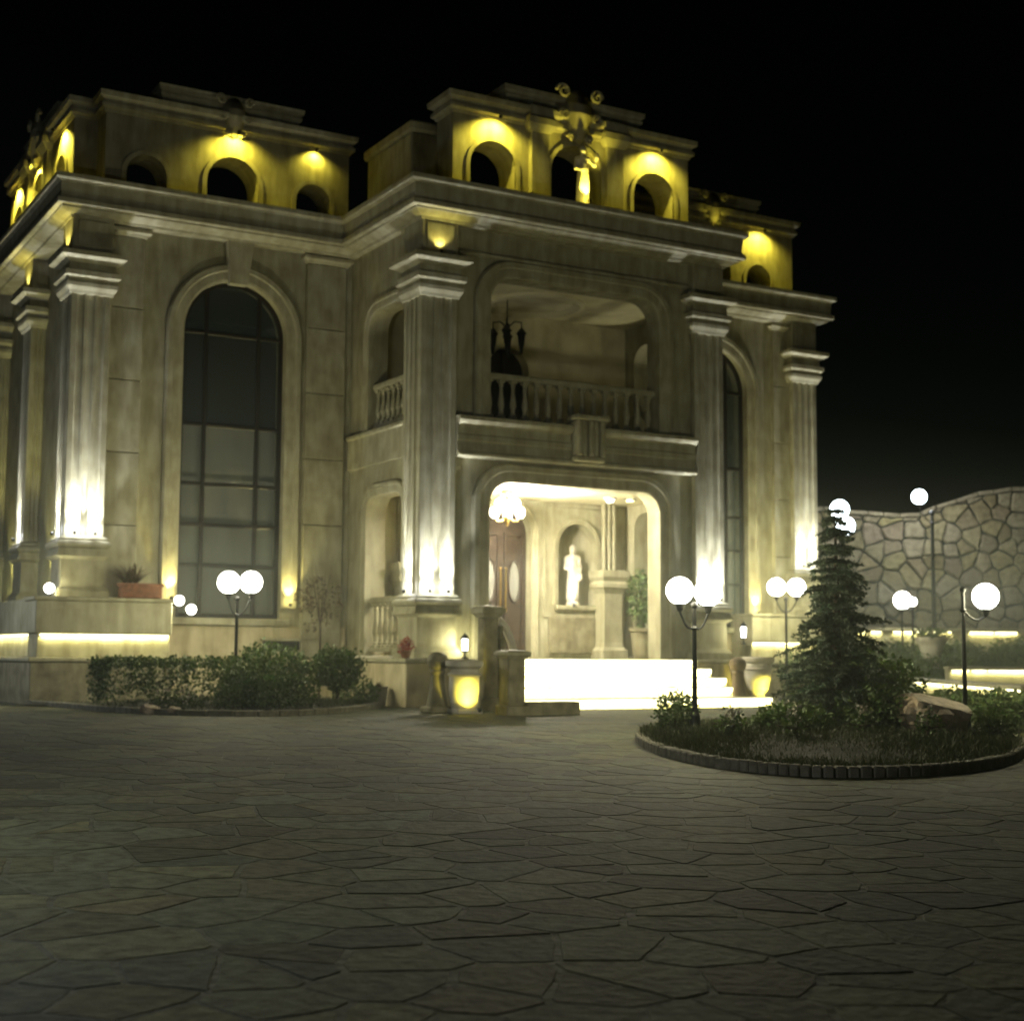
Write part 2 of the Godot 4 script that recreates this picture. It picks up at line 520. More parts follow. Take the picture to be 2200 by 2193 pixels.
func cell_of(i: int, pts: PackedVector2Array, near: Array, reach: float) -> PackedVector2Array:
	var p := pts[i]
	var poly := PackedVector2Array([p + Vector2(-reach, -reach), p + Vector2(reach, -reach), p + Vector2(reach, reach), p + Vector2(-reach, reach)])
	for j: int in near:
		if j == i: continue
		var m := (p + pts[j]) / 2.0
		var d := pts[j] - p
		var out := PackedVector2Array()
		for k in poly.size():
			var a := poly[k]; var b := poly[(k + 1) % poly.size()]
			var da := (a - m).dot(d); var db := (b - m).dot(d)
			if da <= 0: out.append(a)
			if (da < 0) != (db < 0) and absf(da - db) > 1e-9: out.append(a.lerp(b, da / (da - db)))
		poly = out
		if poly.size() < 3: break
	return poly

func inset(poly: PackedVector2Array, d: float) -> PackedVector2Array:
	var o := Geometry2D.offset_polygon(poly, -d, Geometry2D.JOIN_MITER)
	return o[0] if o.size() else PackedVector2Array()

func ragged(poly: PackedVector2Array, most: float) -> PackedVector2Array:      # broken rather than sawn edges
	var o := PackedVector2Array()
	var mid := Vector2.ZERO
	for q in poly: mid += q / poly.size()
	for k in poly.size():
		var a := poly[k]; var b := poly[(k + 1) % poly.size()]
		var n := clampi(int(a.distance_to(b) / 0.12), 1, 4)
		for i in n:
			var q := a.lerp(b, (i + rng.randf_range(-0.2, 0.2) * (1 if i else 0)) / n)
			o.append(q.move_toward(mid, rng.randf_range(0.0, most) * (1.6 if i == 0 else 1.0)))
	return o

func stone_slab(mb: MB, poly: PackedVector2Array, place: Callable, top: float, depth: float, bevel: float, tilt := Vector2.ZERO) -> void:
	var mid := Vector2.ZERO
	for q in poly: mid += q / poly.size()
	var inner := PackedVector2Array()
	for q in poly:
		var d := q - mid
		inner.append(mid + d * (1.0 - bevel / maxf(d.length(), bevel * 2.0)))
	var h := func(q: Vector2) -> float: return top + (q - mid).dot(tilt)
	var inside: Vector3 = place.call(mid, top - depth)
	var c: Vector3 = place.call(mid, top)
	for k in poly.size():
		var j := (k + 1) % poly.size()
		mb.ot(inside, c, place.call(inner[k], h.call(inner[k])), place.call(inner[j], h.call(inner[j])))
		mb.oq(inside, place.call(inner[k], h.call(inner[k])), place.call(inner[j], h.call(inner[j])), place.call(poly[j], h.call(poly[j]) - bevel * 0.7), place.call(poly[k], h.call(poly[k]) - bevel * 0.7))
		mb.oq(inside, place.call(poly[k], h.call(poly[k]) - bevel * 0.7), place.call(poly[j], h.call(poly[j]) - bevel * 0.7), place.call(poly[j], top - depth), place.call(poly[k], top - depth))

func make_ground() -> void:
	var g := MB.new()
	var zs := [-400.0, -60.0, -14.0, 4.0, 30.0, 70.0, 400.0]
	for i in zs.size() - 1:
		var a: float = zs[i]; var b: float = zs[i + 1]
		g.quad(Vector3(-400, ground_height(minf(a, 70.0)) - 0.001, a), Vector3(400, ground_height(minf(a, 70.0)) - 0.001, a), Vector3(400, ground_height(minf(b, 70.0)) - 0.001, b), Vector3(-400, ground_height(minf(b, 70.0)) - 0.001, b))
	struct("ground", g, M.paving_soil)
	var pave := Node3D.new()
	pave.name = "pavement"
	add_child(pave)
	pave.set_meta("kind", "structure")
	# the crazy paving of the drive: nearest 300 stones one by one, the rest together
	rng.seed = 77
	var island_poly := PackedVector2Array(island)
	var bed_poly := PackedVector2Array(bed_line)
	var eye := Vector2(-13.23, 26.96)
	var pts := PackedVector2Array()
	var index := {}
	var step := 0.44
	for gx in range(-56, 56):
		for gz in range(-9, 66):
			if rng.randf() < 0.2: continue
			var q := Vector2(gx, gz) * step + Vector2(rng.randf_range(-0.44, 0.44), rng.randf_range(-0.44, 0.44)) * step
			index[Vector2i(gx, gz)] = pts.size()
			pts.append(q)
	var made := []
	for key: Vector2i in index:
		var i: int = index[key]
		var q := pts[i]
		var rel := q - eye
		var ahead := rel.dot(Vector2(AWAY.x, AWAY.z))
		var across := rel.dot(Vector2(RIGHT.x, RIGHT.z))
		if ahead < 3.6 or ahead > 33.0 or absf(across) > ahead * 0.37 + 2.2: continue
		if Geometry2D.is_point_in_polygon(q, island_poly) or Geometry2D.is_point_in_polygon(q, bed_poly): continue
		if q.x > -0.9 and q.y < 1.6 or q.x > 9.0 and q.y < 4.0 or q.x < -0.9 and q.y < -2.9: continue
		var near := []
		for dx in range(-3, 4):
			for dz in range(-3, 4):
				var k2 := key + Vector2i(dx, dz)
				if index.has(k2): near.append(index[k2])
		var poly := inset(cell_of(i, pts, near, 2.0), rng.randf_range(0.005, 0.013))
		if poly.size() < 3: continue
		made.append([rel.length(), poly])
	made.sort_custom(func(a, b): return a[0] < b[0])
	var rest := MB.new()
	var n := 0
	for m in made:
		var mb := MB.new() if n < 300 else rest
		var t := rng.randf_range(0.55, 1.45)
		var w := rng.randf_range(-1.0, 1.0)
		var hub := Vector2.ZERO
		for q: Vector2 in m[1]: hub += q / m[1].size()
		var away := hub.distance_to(Vector2(-5.7, 18.6))
		if absf(away - 2.25) < 0.28: t = 0.42            # a ring of darker stones laid in the drive
		mb.col = Color(0.150 * t * (1.0 + 0.10 * w), 0.160 * t, 0.080 * t * (1.0 - 0.12 * w))
		var mid := Vector2.ZERO
		for q: Vector2 in m[1]: mid += q / m[1].size()
		var lay := func(q: Vector2, h: float) -> Vector3: return Vector3(q.x, ground_height(q.y) + h, q.y)
		stone_slab(mb, ragged(m[1], 0.016) if n < 500 else m[1], lay, rng.randf_range(0.001, 0.0035), 0.05, 0.004, Vector2(rng.randf_range(-0.003, 0.003), rng.randf_range(-0.003, 0.003)))
		if n < 300: put("flagstone", mb, M.flagstone, pave)
		n += 1
	if rest.v.size():
		var o := put("distant_flagstones", rest, M.flagstone, pave)
		o.set_meta("kind", "stuff")

func kerb_ring(called: String, line: Array, closed: bool, width: float, height: float) -> void:
	var k := Node3D.new()
	k.name = numbered(called)
	add_child(k, true)
	k.set_meta("kind", "structure")
	var fine := smooth_line(line, closed, 3)
	var count := fine.size() if closed else fine.size() - 1
	for i in count:
		var a: Vector2 = fine[i]; var b: Vector2 = fine[(i + 1) % fine.size()]
		var d := b - a
		var s := d.normalized()
		var side := Vector2(-s.y, s.x)
		var parts := maxi(1, int(d.length() / 0.7))
		for p in parts:
			var p0 := a + d * (float(p) / parts) + s * 0.003
			var p1 := a + d * (float(p + 1) / parts) - s * 0.003
			var mb := MB.new()
			var h := height + rng.randf_range(-0.005, 0.005)
			var w := width + rng.randf_range(-0.006, 0.006)
			var mid := (p0 + p1) / 2.0
			var t := Transform3D(Basis(Vector3(s.x, 0, s.y), Vector3.UP, Vector3(-s.y, 0, s.x)), Vector3(mid.x, ground_height(mid.y) + h / 2.0 - 0.03, mid.y))
			mb.obox(t, Vector3((p1 - p0).length(), h + 0.06, w), 0.018)
			put("kerb_stone", mb, M.kerb, k)

func soil_patch(called: String, line: Array, rise: float) -> void:
	var fine := smooth_line(line, true, 4)
	var mid := Vector2.ZERO
	for q: Vector2 in fine: mid += q / fine.size()
	var mb := MB.new()
	rng.seed = 5
	var rings := 7
	var h := func(q: Vector2, f: float) -> Vector3:
		return Vector3(q.x, ground_height(q.y) + 0.03 + rise * (1.0 - f * f) + sin(q.x * 5.0) * sin(q.y * 4.3) * 0.025 * (1.0 - f), q.y)
	for r in rings:
		for i in fine.size():
			var a: Vector2 = fine[i] - mid; var b: Vector2 = fine[(i + 1) % fine.size()] - mid
			var f0 := float(r) / rings; var f1 := float(r + 1) / rings
			mb.quad(h.call(mid + a * f0, f0), h.call(mid + b * f0, f0), h.call(mid + b * f1, f1), h.call(mid + a * f1, f1))
	struct(called, mb, M.soil)

# ------------------------------------------------------------------ the villa
func pier(x0: float, x1: float, z0: float, z1: float, y_ped: float, y_shaft: float) -> void:
	var sh := MB.new()
	var loop := []
	var corners := [Vector2(x0, z0), Vector2(x0, z1), Vector2(x1, z1), Vector2(x1, z0)]
	for e in 4:
		var a: Vector2 = corners[e]; var b: Vector2 = corners[(e + 1) % 4]
		var d := (b - a).normalized()
		var inward := Vector2(d.y, -d.x)
		var len := (b - a).length()
		var pitch := (len - 0.2) / 3.0
		loop.append(a + d * 0.02); 
		for f in 3:
			var s := 0.1 + pitch * f + pitch * 0.14
			var w := pitch * 0.72
			for k in 7:
				var an := PI * k / 6.0
				loop.append(a + d * (s + w / 2.0 - cos(an) * w / 2.0) + inward * sin(an) * 0.055)
		loop.append(b - d * 0.02)
	for i in loop.size():
		var a: Vector2 = loop[i]; var b: Vector2 = loop[(i + 1) % loop.size()]
		sh.quad(Vector3(a.x, y_shaft - 0.02, a.y), Vector3(b.x, y_shaft - 0.02, b.y), Vector3(b.x, 8.45, b.y), Vector3(a.x, 8.45, a.y))
	var o := put("pier", sh, M.stone_smooth, house)
	var cap := MB.new()
	ring(cap, x0, x1, z0, z1, [Vector2(-0.05, 8.38), Vector2(0.03, 8.38), Vector2(0.05, 8.44), Vector2(0.10, 8.52), Vector2(0.11, 8.60), Vector2(0.08, 8.62), Vector2(0.09, 8.68), Vector2(0.15, 8.74), Vector2(0.155, 8.84), Vector2(0.07, 8.87), Vector2(0.06, 9.02), Vector2(0.12, 9.06), Vector2(0.22, 9.12), Vector2(0.25, 9.14), Vector2(0.25, 9.24), Vector2(0.05, 9.27), Vector2(-0.2, 9.27)])
	put("capital", cap, M.stone_smooth, o)
	var blk := MB.new()
	blk.box(x0 - 0.01, x1 + 0.01, 9.26, 10.06, z0 - 0.01, z1 + 0.01, 0.02)
	blk.box(x0 + 0.1, x1 - 0.1, 9.4, 9.92, z1 + 0.005, z1 + 0.035, 0.015)
	put("frieze_block", blk, M.stone_smooth, o)
	var bs := MB.new()
	var t := y_shaft - 0.36
	ring(bs, x0, x1, z0, z1, [Vector2(-0.1, t - 0.01), Vector2(0.10, t), Vector2(0.10, t + 0.10), Vector2(0.05, t + 0.11), Vector2(0.11, t + 0.14), Vector2(0.135, t + 0.19), Vector2(0.12, t + 0.24), Vector2(0.06, t + 0.27), Vector2(0.07, t + 0.30), Vector2(0.05, t + 0.34), Vector2(-0.05, t + 0.37)])
	put("moulded_base", bs, M.stone_smooth, o)
	var pd := MB.new()
	ring(pd, x0, x1, z0, z1, [Vector2(-0.2, y_ped), Vector2(0.12, y_ped), Vector2(0.12, y_ped + 0.14), Vector2(0.09, y_ped + 0.18), Vector2(0.04, y_ped + 0.22), Vector2(0.02, y_ped + 0.26), Vector2(0.02, t - 0.12), Vector2(0.06, t - 0.08), Vector2(0.13, t - 0.05), Vector2(0.13, t - 0.005), Vector2(-0.2, t)])
	put("pedestal", pd, M.stone_smooth, o)

func frame_of(path: Array, width: float, proud: float, z: float, called: String, place = null) -> void:
	var mb := MB.new()
	var P: Callable = place if place != null else on_front
	sweep(mb, path, [Vector2(-0.004, z - 0.1), Vector2(-0.004, z + proud * 0.6), Vector2(0.05, z + proud * 0.75), Vector2(width * 0.55, z + proud * 0.8), Vector2(width * 0.62, z + proud), Vector2(width * 0.9, z + proud), Vector2(width, z + proud * 0.6), Vector2(width, z - 0.05)], P)
	put(called, mb, M.stone_smooth, house)

func cornice_profile() -> Array:
	return [Vector2(-0.3, 9.98), Vector2(0.04, 9.98), Vector2(0.06, 10.03), Vector2(0.16, 10.05), Vector2(0.26, 10.10), Vector2(0.29, 10.12), Vector2(0.29, 10.15), Vector2(0.38, 10.165), Vector2(0.39, 10.18), Vector2(0.39, 10.27), Vector2(0.33, 10.29), Vector2(0.32, 10.36), Vector2(0.34, 10.62), Vector2(0.42, 10.66), Vector2(0.44, 10.69), Vector2(0.44, 10.78), Vector2(0.0, 10.82), Vector2(-0.9, 10.84)]

func window_in(xc: float, r: float, y0: float, ys: float, z: float) -> void:
	var w := MB.new()
	var path := arch(xc, r, y0, ys, 20)
	sweep(w, path, [Vector2(-0.09, z - 0.04), Vector2(-0.09, z + 0.04), Vector2(0.03, z + 0.04), Vector2(0.03, z - 0.04)], on_front)
	w.box(xc - r, xc + r, y0, y0 + 0.09, z - 0.041, z + 0.041)
	var o := put("window", w, M.frame, house)
	for s in [-0.6, 0.6]:
		var m := MB.new()
		m.box(xc + s - 0.045, xc + s + 0.045, y0 + 0.08, ys + sqrt(r * r - s * s) - 0.05, z - 0.035, z + 0.035)
		put("mullion", m, M.frame, o)
	for y in [2.9, 3.78, 4.66, 5.95, ys]:
		var m := MB.new()
		m.box(xc - r + 0.05, xc + r - 0.05, y - 0.04, y + 0.04, z - 0.03, z + 0.03)
		put("transom", m, M.frame, o)
	var bars := [y0 + 0.05, 2.9, 3.78, 4.66, 5.95, ys]
	var cols := [-r + 0.02, -0.6, 0.6, r - 0.02]
	for i in bars.size() - 1:
		for k in 3:
			var g := MB.new()
			g.quad(Vector3(xc + cols[k], bars[i], z), Vector3(xc + cols[k], bars[i + 1], z), Vector3(xc + cols[k + 1], bars[i + 1], z), Vector3(xc + cols[k + 1], bars[i], z))
			put("pane", g, M.glass, o)
	var top := MB.new()
	sheet(top, arch(xc, r - 0.02, ys, ys, 16), z)
	put("arched_pane", top, M.glass, o)
	var cur := MB.new()        # a pale blind inside, up to the upper transom
	var n := 90
	for i in n:
		var a := xc - r - 0.1 + (2 * r + 0.2) * i / n
		var b := xc - r - 0.1 + (2 * r + 0.2) * (i + 1) / n
		cur.quad(Vector3(a, y0 + 0.02, z - 0.4 + sin(i * 0.4) * 0.012), Vector3(a, 6.05, z - 0.4 + sin(i * 0.4) * 0.01), Vector3(b, 6.05, z - 0.4 + sin((i + 1) * 0.4) * 0.01), Vector3(b, y0 + 0.02, z - 0.4 + sin((i + 1) * 0.4) * 0.012))
	put("roller_blind", cur, M.curtain, o)

func strip(x0: float, x1: float, z: float, y0: float, y1: float) -> void:       # a flat pilaster of stone blocks
	var k := int((y1 - y0) / 1.28)
	for i in k:
		var mb := MB.new()
		mb.box(x0, x1, y0 + (y1 - y0) * i / k + 0.008, y0 + (y1 - y0) * (i + 1) / k - 0.008, z - 0.1, z + 0.12 + 0.002 * (i % 2), 0.012)
		put("pilaster_stone", mb, M.stone if i % 2 else M.stone_smooth, house)
	var cp := MB.new()
	ring(cp, x0, x1, z - 0.1, z + 0.12, [Vector2(-0.05, y1), Vector2(0.03, y1), Vector2(0.06, y1 + 0.05), Vector2(0.12, y1 + 0.09), Vector2(0.12, y1 + 0.16), Vector2(-0.05, y1 + 0.18)])
	put("pilaster_cap", cp, M.stone_smooth, house)

func wing(left: bool) -> void:
	var xc := -2.62 if left else 10.36
	var xo := -5.42 if left else 12.87       # inner face of the corner pier
	var xi := 0.2 if left else 7.56          # where the porch stands against the wing
	var s := 1.0 if left else -1.0
	var w := MB.new()
	wall(w, minf(xo - 0.5 * s, xi), maxf(xo - 0.5 * s, xi), 0.0, 10.08, -3.9, -4.4, [arch(xc, 1.165, 1.78, 7.97, 24)])
	put("wing_wall", w, M.stone, house)
	frame_of(arch(xc, 1.165, 2.02, 7.97, 24), 0.38, 0.13, -3.9, "archivolt")
	var key := MB.new()
	key.quad(Vector3(xc - 0.2, 9.05, -3.7), Vector3(xc - 0.3, 9.98, -3.62), Vector3(xc + 0.3, 9.98, -3.62), Vector3(xc + 0.2, 9.05, -3.7))
	for q in [-1.0, 1.0]:
		key.quad(Vector3(xc + q * 0.2, 9.05, -3.7), Vector3(xc + q * 0.3, 9.98, -3.62), Vector3(xc + q * 0.3, 9.98, -3.9), Vector3(xc + q * 0.2, 9.05, -3.9))
	key.quad(Vector3(xc - 0.2, 9.05, -3.7), Vector3(xc + 0.2, 9.05, -3.7), Vector3(xc + 0.2, 9.05, -3.9), Vector3(xc - 0.2, 9.05, -3.9))
	put("keystone", key, M.stone_smooth, house)
	window_in(xc, 1.165, 1.78, 7.97, -4.06)
	var sill := MB.new()
	sill.box(xc - 1.35, xc + 1.35, 1.62, 1.775, -4.3, -3.72, 0.02)
	put("sill", sill, M.stone_smooth, house)
	strip(xc - 2.5 * s - 0.48, xc - 2.5 * s + 0.44, -3.9, 2.13, 9.78)
	strip(xc + 2.1 * s - 0.47, xc + 2.1 * s + 0.47, -3.9, 0.92, 9.78)
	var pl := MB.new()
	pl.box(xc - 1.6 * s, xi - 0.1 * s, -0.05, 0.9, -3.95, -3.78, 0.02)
	put("plinth", pl, M.lamplit_stone, house)  # pale to carry the lamp glare on the base wall
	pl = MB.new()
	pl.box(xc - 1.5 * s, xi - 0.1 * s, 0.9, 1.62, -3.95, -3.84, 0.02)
	put("glare_course", pl, M.lamplit_stone, house)  # added course, its pale colour imitates the lamp's glare
	pier(minf(xo, xo - 0.83 * s), maxf(xo, xo - 0.83 * s), -4.4, -3.57, 2.12, 3.38)
	# the stepped block under the corner pier, with a light under its upper coping
	var a := (-6.95 if left else 14.30); var b := (-4.12 if left else 10.95)
	var p := MB.new()
	p.box(a, b, -0.05, 0.84, -3.9, -2.86, 0.02)
	var base := put("corner_podium", p, M.stone_base, house)
	var led := MB.new()
	led.box(a - 0.05 * s, b + 0.04, 0.84, 0.93, -3.9, -2.8, 0.02)
	put("coping", led, M.stone_smooth, base)
	var back := MB.new()
	back.box(a + 0.16 * s, b - 0.02 * s, 0.93, 1.40, -3.89, -3.06, 0.01)
	put("recessed_course", back, M.stone_smooth, base)
	var up := MB.new()
	up.box(a + 0.1 * s, b, 1.40, 2.05, -3.9, -2.98, 0.02)
	put("upper_course", up, M.stone_smooth, base)
	var cp := MB.new()
	cp.box(a + 0.05 * s, b + 0.03 * s, 2.05, 2.125, -3.9, -2.93, 0.02)
	put("upper_coping", cp, M.stone_smooth, base)
	var x0 := minf(a + 0.16 * s, b); var x1 := maxf(a + 0.16 * s, b)
	var st := MB.new()
	st.box(x0 + 0.05, x1 - 0.05, 1.345, 1.385, -3.055, -3.035, 0.005)
	put("light_strip", st, M.strip_glow, base)
	bar(base, Vector3((x0 + x1) / 2, 1.33, -3.03), Vector3.RIGHT, Vector3(0, -1, -0.15), x1 - x0 - 0.1, 0.03, 1.2, LED)

func parapet(xc: float, z: float, hw: float, raised: float, holes: Array, grand: bool, turn := 0.0, x_at := 0.0) -> Node3D:
	# base y 11.0, thickness 0.75, facing +z before it is turned
	var root := Vector3(xc, 11.0, z)
	var w := MB.new()
	wall(w, -hw, hw, -0.02, 1.5, 0.0, -0.75, holes)
	var o := put("parapet", w, M.stone, house)
	o.position = root
	o.rotation.y = turn
	var b := MB.new()
	b.box(-hw - 0.06, hw + 0.06, -0.25, -0.02, -0.8, 0.06, 0.02)
	put("parapet_base", b, M.stone_smooth, o)
	var c := MB.new()
	ring(c, -hw, hw, -0.75, 0.0, [Vector2(-0.3, 1.49), Vector2(0.03, 1.49), Vector2(0.05, 1.54), Vector2(0.11, 1.58), Vector2(0.11, 1.66), Vector2(0.06, 1.69), Vector2(0.07, 1.74), Vector2(0.16, 1.80), Vector2(0.17, 1.91), Vector2(0.0, 1.94), Vector2(-0.37, 1.95)])
	put("parapet_cornice", c, M.stone_smooth, o)
	var r := MB.new()
	ring(r, -raised, raised, -0.7, -0.05, [Vector2(-0.2, 1.93), Vector2(0.0, 1.93), Vector2(0.0, 2.06), Vector2(0.05, 2.1), Vector2(0.06, 2.16), Vector2(0.02, 2.18), Vector2(0.09, 2.24), Vector2(0.10, 2.34), Vector2(0.0, 2.36), Vector2(-0.33, 2.37)])
	put("raised_block", r, M.stone_smooth, o)
	for h: Array in holes:
		var m := MB.new()
		var wide: float = 0.09 if grand else 0.1
		sweep(m, h, [Vector2(0.0, -0.05), Vector2(0.0, 0.035), Vector2(wide, 0.035), Vector2(wide, -0.05)], on_front)
		put("arch_moulding", m, M.stone_smooth, o)
	if grand:
		for x in [-0.98, 0.98]:
			var p := MB.new()
			p.box(x - 0.23, x + 0.23, 0.0, 1.5, -0.02, 0.12, 0.015)
			ring(p, x - 0.23, x + 0.23, -0.02, 0.12, [Vector2(-0.02, 1.36), Vector2(0.03, 1.38), Vector2(0.08, 1.44), Vector2(0.13, 1.52), Vector2(0.13, 1.66), Vector2(0.08, 1.72), Vector2(0.05, 1.94), Vector2(-0.02, 1.95)])
			put("parapet_pilaster", p, M.stone_smooth, o)
	# the crest over the middle: a shield between two volutes
	var k := 0.84 if grand else 0.62
	var cy := 1.88 if grand else 1.82
	var sh := MB.new()
	sh.lathe(Vector3(0, cy - 0.42 * k, 0.13 * k), [Vector2(0, -0.3 * k), Vector2(0.16 * k, -0.2 * k), Vector2(0.33 * k, 0.12 * k), Vector2(0.42 * k, 0.5 * k), Vector2(0.40 * k, 0.75 * k), Vector2(0.30 * k, 0.98 * k), Vector2(0.2 * k, 1.12 * k), Vector2(0, 1.2 * k)], 18, true, 0.42)
	var crest := put("crest", sh, M.stone_smooth, o)
	for q in [-1.0, 1.0]:
		for v in [[0.52, 0.62, 0.20], [0.50, 0.0, 0.15], [0.26, -0.58, 0.12]]:
			var pts := []
			var rad := []
			for i in 26:
				var a := i * 0.42
				var rr: float = v[2] * k * (1.0 - i / 30.0)
				pts.append(Vector3(q * (v[0] * k + cos(a) * rr), cy + v[1] * k + sin(a) * rr, 0.2 * k + i * 0.002))
				rad.append(0.055 * k * (1.0 - i / 45.0))
			var sc := MB.new()
			sc.tube(pts, rad, 7)
			put("scroll", sc, M.stone_smooth, crest)
	return o

func baluster_mesh(h: float) -> ArrayMesh:
	var mb := MB.new()
	mb.box(-0.075, 0.075, 0.0, 0.06, -0.075, 0.075, 0.01)
	mb.box(-0.075, 0.075, h - 0.06, h, -0.075, 0.075, 0.01)
	mb.lathe(Vector3.ZERO, [Vector2(0.05, 0.06), Vector2(0.065, 0.1), Vector2(0.045, 0.13), Vector2(0.055, 0.2 * h + 0.05), Vector2(0.075, 0.34 * h), Vector2(0.062, 0.48 * h), Vector2(0.038, 0.68 * h), Vector2(0.036, 0.8 * h), Vector2(0.055, h - 0.12), Vector2(0.045, h - 0.09), Vector2(0.06, h - 0.06)], 12)
	return mb.commit()

func balustrade(a: Vector3, b: Vector3, h: float, n: int) -> void:
	var d := b - a
	var t := Transform3D(Basis(d.normalized(), Vector3.UP, d.normalized().cross(Vector3.UP)), (a + b) / 2.0)
	var r := MB.new()
	r.obox(t.translated_local(Vector3(0, h - 0.06, 0)), Vector3(d.length(), 0.13, 0.2), 0.025)
	var o := put("balustrade", r, M.stone_smooth, house)
	r = MB.new()
	r.obox(t.translated_local(Vector3(0, 0.05, 0)), Vector3(d.length(), 0.1, 0.19), 0.015)
	put("bottom_rail", r, M.stone_smooth, o)
	var m := baluster_mesh(h - 0.22)
	for i in n:
		var q := put("baluster", m, M.stone_smooth, o)
		q.position = a + d * ((i + 0.5) / n) + Vector3.UP * 0.1

func make_villa() -> void:
	house = thing("villa", "two-storey pale stone villa with a projecting porch, fluted piers and lit parapets", "mansion")
	wing(true)
	wing(false)
	# --- the porch block
	var lower := rounded(1.70, 6.06, PODIUM, 4.65, 0.5)
	var upper := rounded(1.70, 6.06, 5.9, 9.04, 0.55)
	var w := MB.new()
	wall(w, 0.5, 7.26, 0.5, 5.3, -0.2, -0.62, [lower])
	put("porch_wall", w, M.stone, house)
	w = MB.new()
	wall(w, 0.5, 7.26, 5.3, 10.08, -0.2, -0.62, [upper])
	put("loggia_wall", w, M.stone, house)
	frame_of(lower, 0.4, 0.12, -0.2, "opening_moulding")
	frame_of(upper, 0.38, 0.12, -0.2, "opening_moulding")
	pier(0.0, 0.83, -0.83, 0.0, PODIUM, 2.25)
	pier(6.93, 7.76, -0.83, 0.0, PODIUM, 2.25)
	for sx in [0.0, 1.0]:
		var xf: float = lerpf(0.14, 7.62, sx)
		var q: float = -1.0 if sx == 0.0 else 1.0
		var side := func(u: float, y: float, d: float) -> Vector3: return Vector3(xf + q * d, y, u)
		var hl := rounded(-2.82, -0.98, PODIUM, 4.45, 0.4)
		var hu := rounded(-2.82, -0.98, 5.95, 8.55, 0.45)
		w = MB.new()
		wall(w, -4.0, -0.5, 0.5, 5.3, 0.0, -0.42, [hl], side)
		put("porch_side_wall", w, M.stone, house)
		w = MB.new()
		wall(w, -4.0, -0.5, 5.3, 10.08, 0.0, -0.42, [hu], side)
		put("loggia_side_wall", w, M.stone, house)
		var flat := func(p: Vector2, d: float) -> Vector3: return Vector3(xf + q * d, p.y, p.x)
		frame_of(hu, 0.26, 0.09, 0.0, "side_moulding", flat)
		frame_of(hl, 0.26, 0.09, 0.0, "side_moulding", flat)
		var bx := MB.new()
		bx.box(xf - q * 0.2, xf + q * 0.07, 5.12, 5.92, -3.88, -0.84, 0.02)
		bx.box(xf - q * 0.2, xf + q * 0.13, 5.8, 5.9, -3.879, -0.841, 0.02)
		put("side_band", bx, M.stone_smooth, house)
		balustrade(Vector3(xf - q * 0.16, PODIUM + 0.12, -2.8), Vector3(xf - q * 0.16, PODIUM + 0.12, -1.0), 1.18, 7)
		balustrade(Vector3(xf - q * 0.16, 5.95, -2.8), Vector3(xf - q * 0.16, 5.95, -1.0), 1.0, 7)
		var sl := MB.new()
		sl.box(xf - q * 0.5, xf + q * 0.3, 0.9, 1.0, -3.88, -0.86, 0.02)
		put("ledge", sl, M.white_stone, house)
	# floors and ceilings
	var f := MB.new()
	f.box(0.2, 7.56, 4.66, 5.89, -3.9, -0.55)
	put("loggia_floor", f, M.plaster, house)
	f = MB.new()
	f.box(0.2, 7.56, 9.07, 9.95, -3.9, -0.55)
	put("loggia_ceiling", f, M.plaster, house)
	var rosette := MB.new()
	rosette.lathe(Vector3(3.88, 9.075, -2.0), [Vector2(1.15, 0.0), Vector2(1.15, -0.07), Vector2(1.05, -0.1), Vector2(0.98, -0.06), Vector2(0.9, -0.02), Vector2(0.88, 0.0)], 40)
	put("ceiling_ring", rosette, M.plaster, house)
	f = MB.new()
	f.box(-6.0, 13.4, 10.5, 10.76, -13.9, -4.0)
	f.box(0.4, 7.36, 10.5, 10.765, -4.2, -0.3)
	put("roof", f, M.roofing, house)
	# back walls of porch and loggia
	var niche := arch(5.80, 0.55, 2.22, 3.62, 16)
	var nl := arch(1.96, 0.55, 2.22, 3.62, 16)
	var door := arch(3.85, 0.66, PODIUM, 3.85, 16)
	w = MB.new()
	wall(w, 0.5, 7.3, 0.5, 4.93, -3.2, -3.6, [nl, door, niche])
	put("porch_back_wall", w, M.stone_smooth, house)
	w = MB.new()
	var d2 := arch(3.88, 0.55, 5.9, 7.72, 16)
	wall(w, 0.5, 7.3, 5.88, 9.4, -3.2, -3.6, [d2])
	put("loggia_back_wall", w, M.plaster, house)  # pale plaster here brightens the wall in place of light
	for h: Array in [niche, nl]:
		var back := MB.new()
		var c: float = (h[0].x + h[-1].x) / 2.0
		for i in 16:
			var a0 := PI + PI * i / 16.0; var a1 := PI + PI * (i + 1) / 16.0
			var p0 := Vector3(c + cos(a0) * 0.56, 0, -3.3 + sin(a0) * 0.5); var p1 := Vector3(c + cos(a1) * 0.56, 0, -3.3 + sin(a1) * 0.5)
			back.quad(p0 + Vector3.UP * 2.2, p1 + Vector3.UP * 2.2, p1 + Vector3.UP * 4.2, p0 + Vector3.UP * 4.2)
		put("niche_back", back, M.stone_smooth, house)
		var nb := MB.new()
		nb.box(c - 0.62, c + 0.62, 2.1, 2.215, -3.7, -3.1, 0.02)
		put("niche_sill", nb, M.stone_smooth, house)
		nb = MB.new()
		nb.box(c - 0.56, c + 0.56, 4.2, 4.25, -3.9, -3.3)
		put("niche_head", nb, M.stone_smooth, house)
		frame_of(h, 0.12, 0.05, -3.2, "niche_moulding")
		var panel := MB.new()
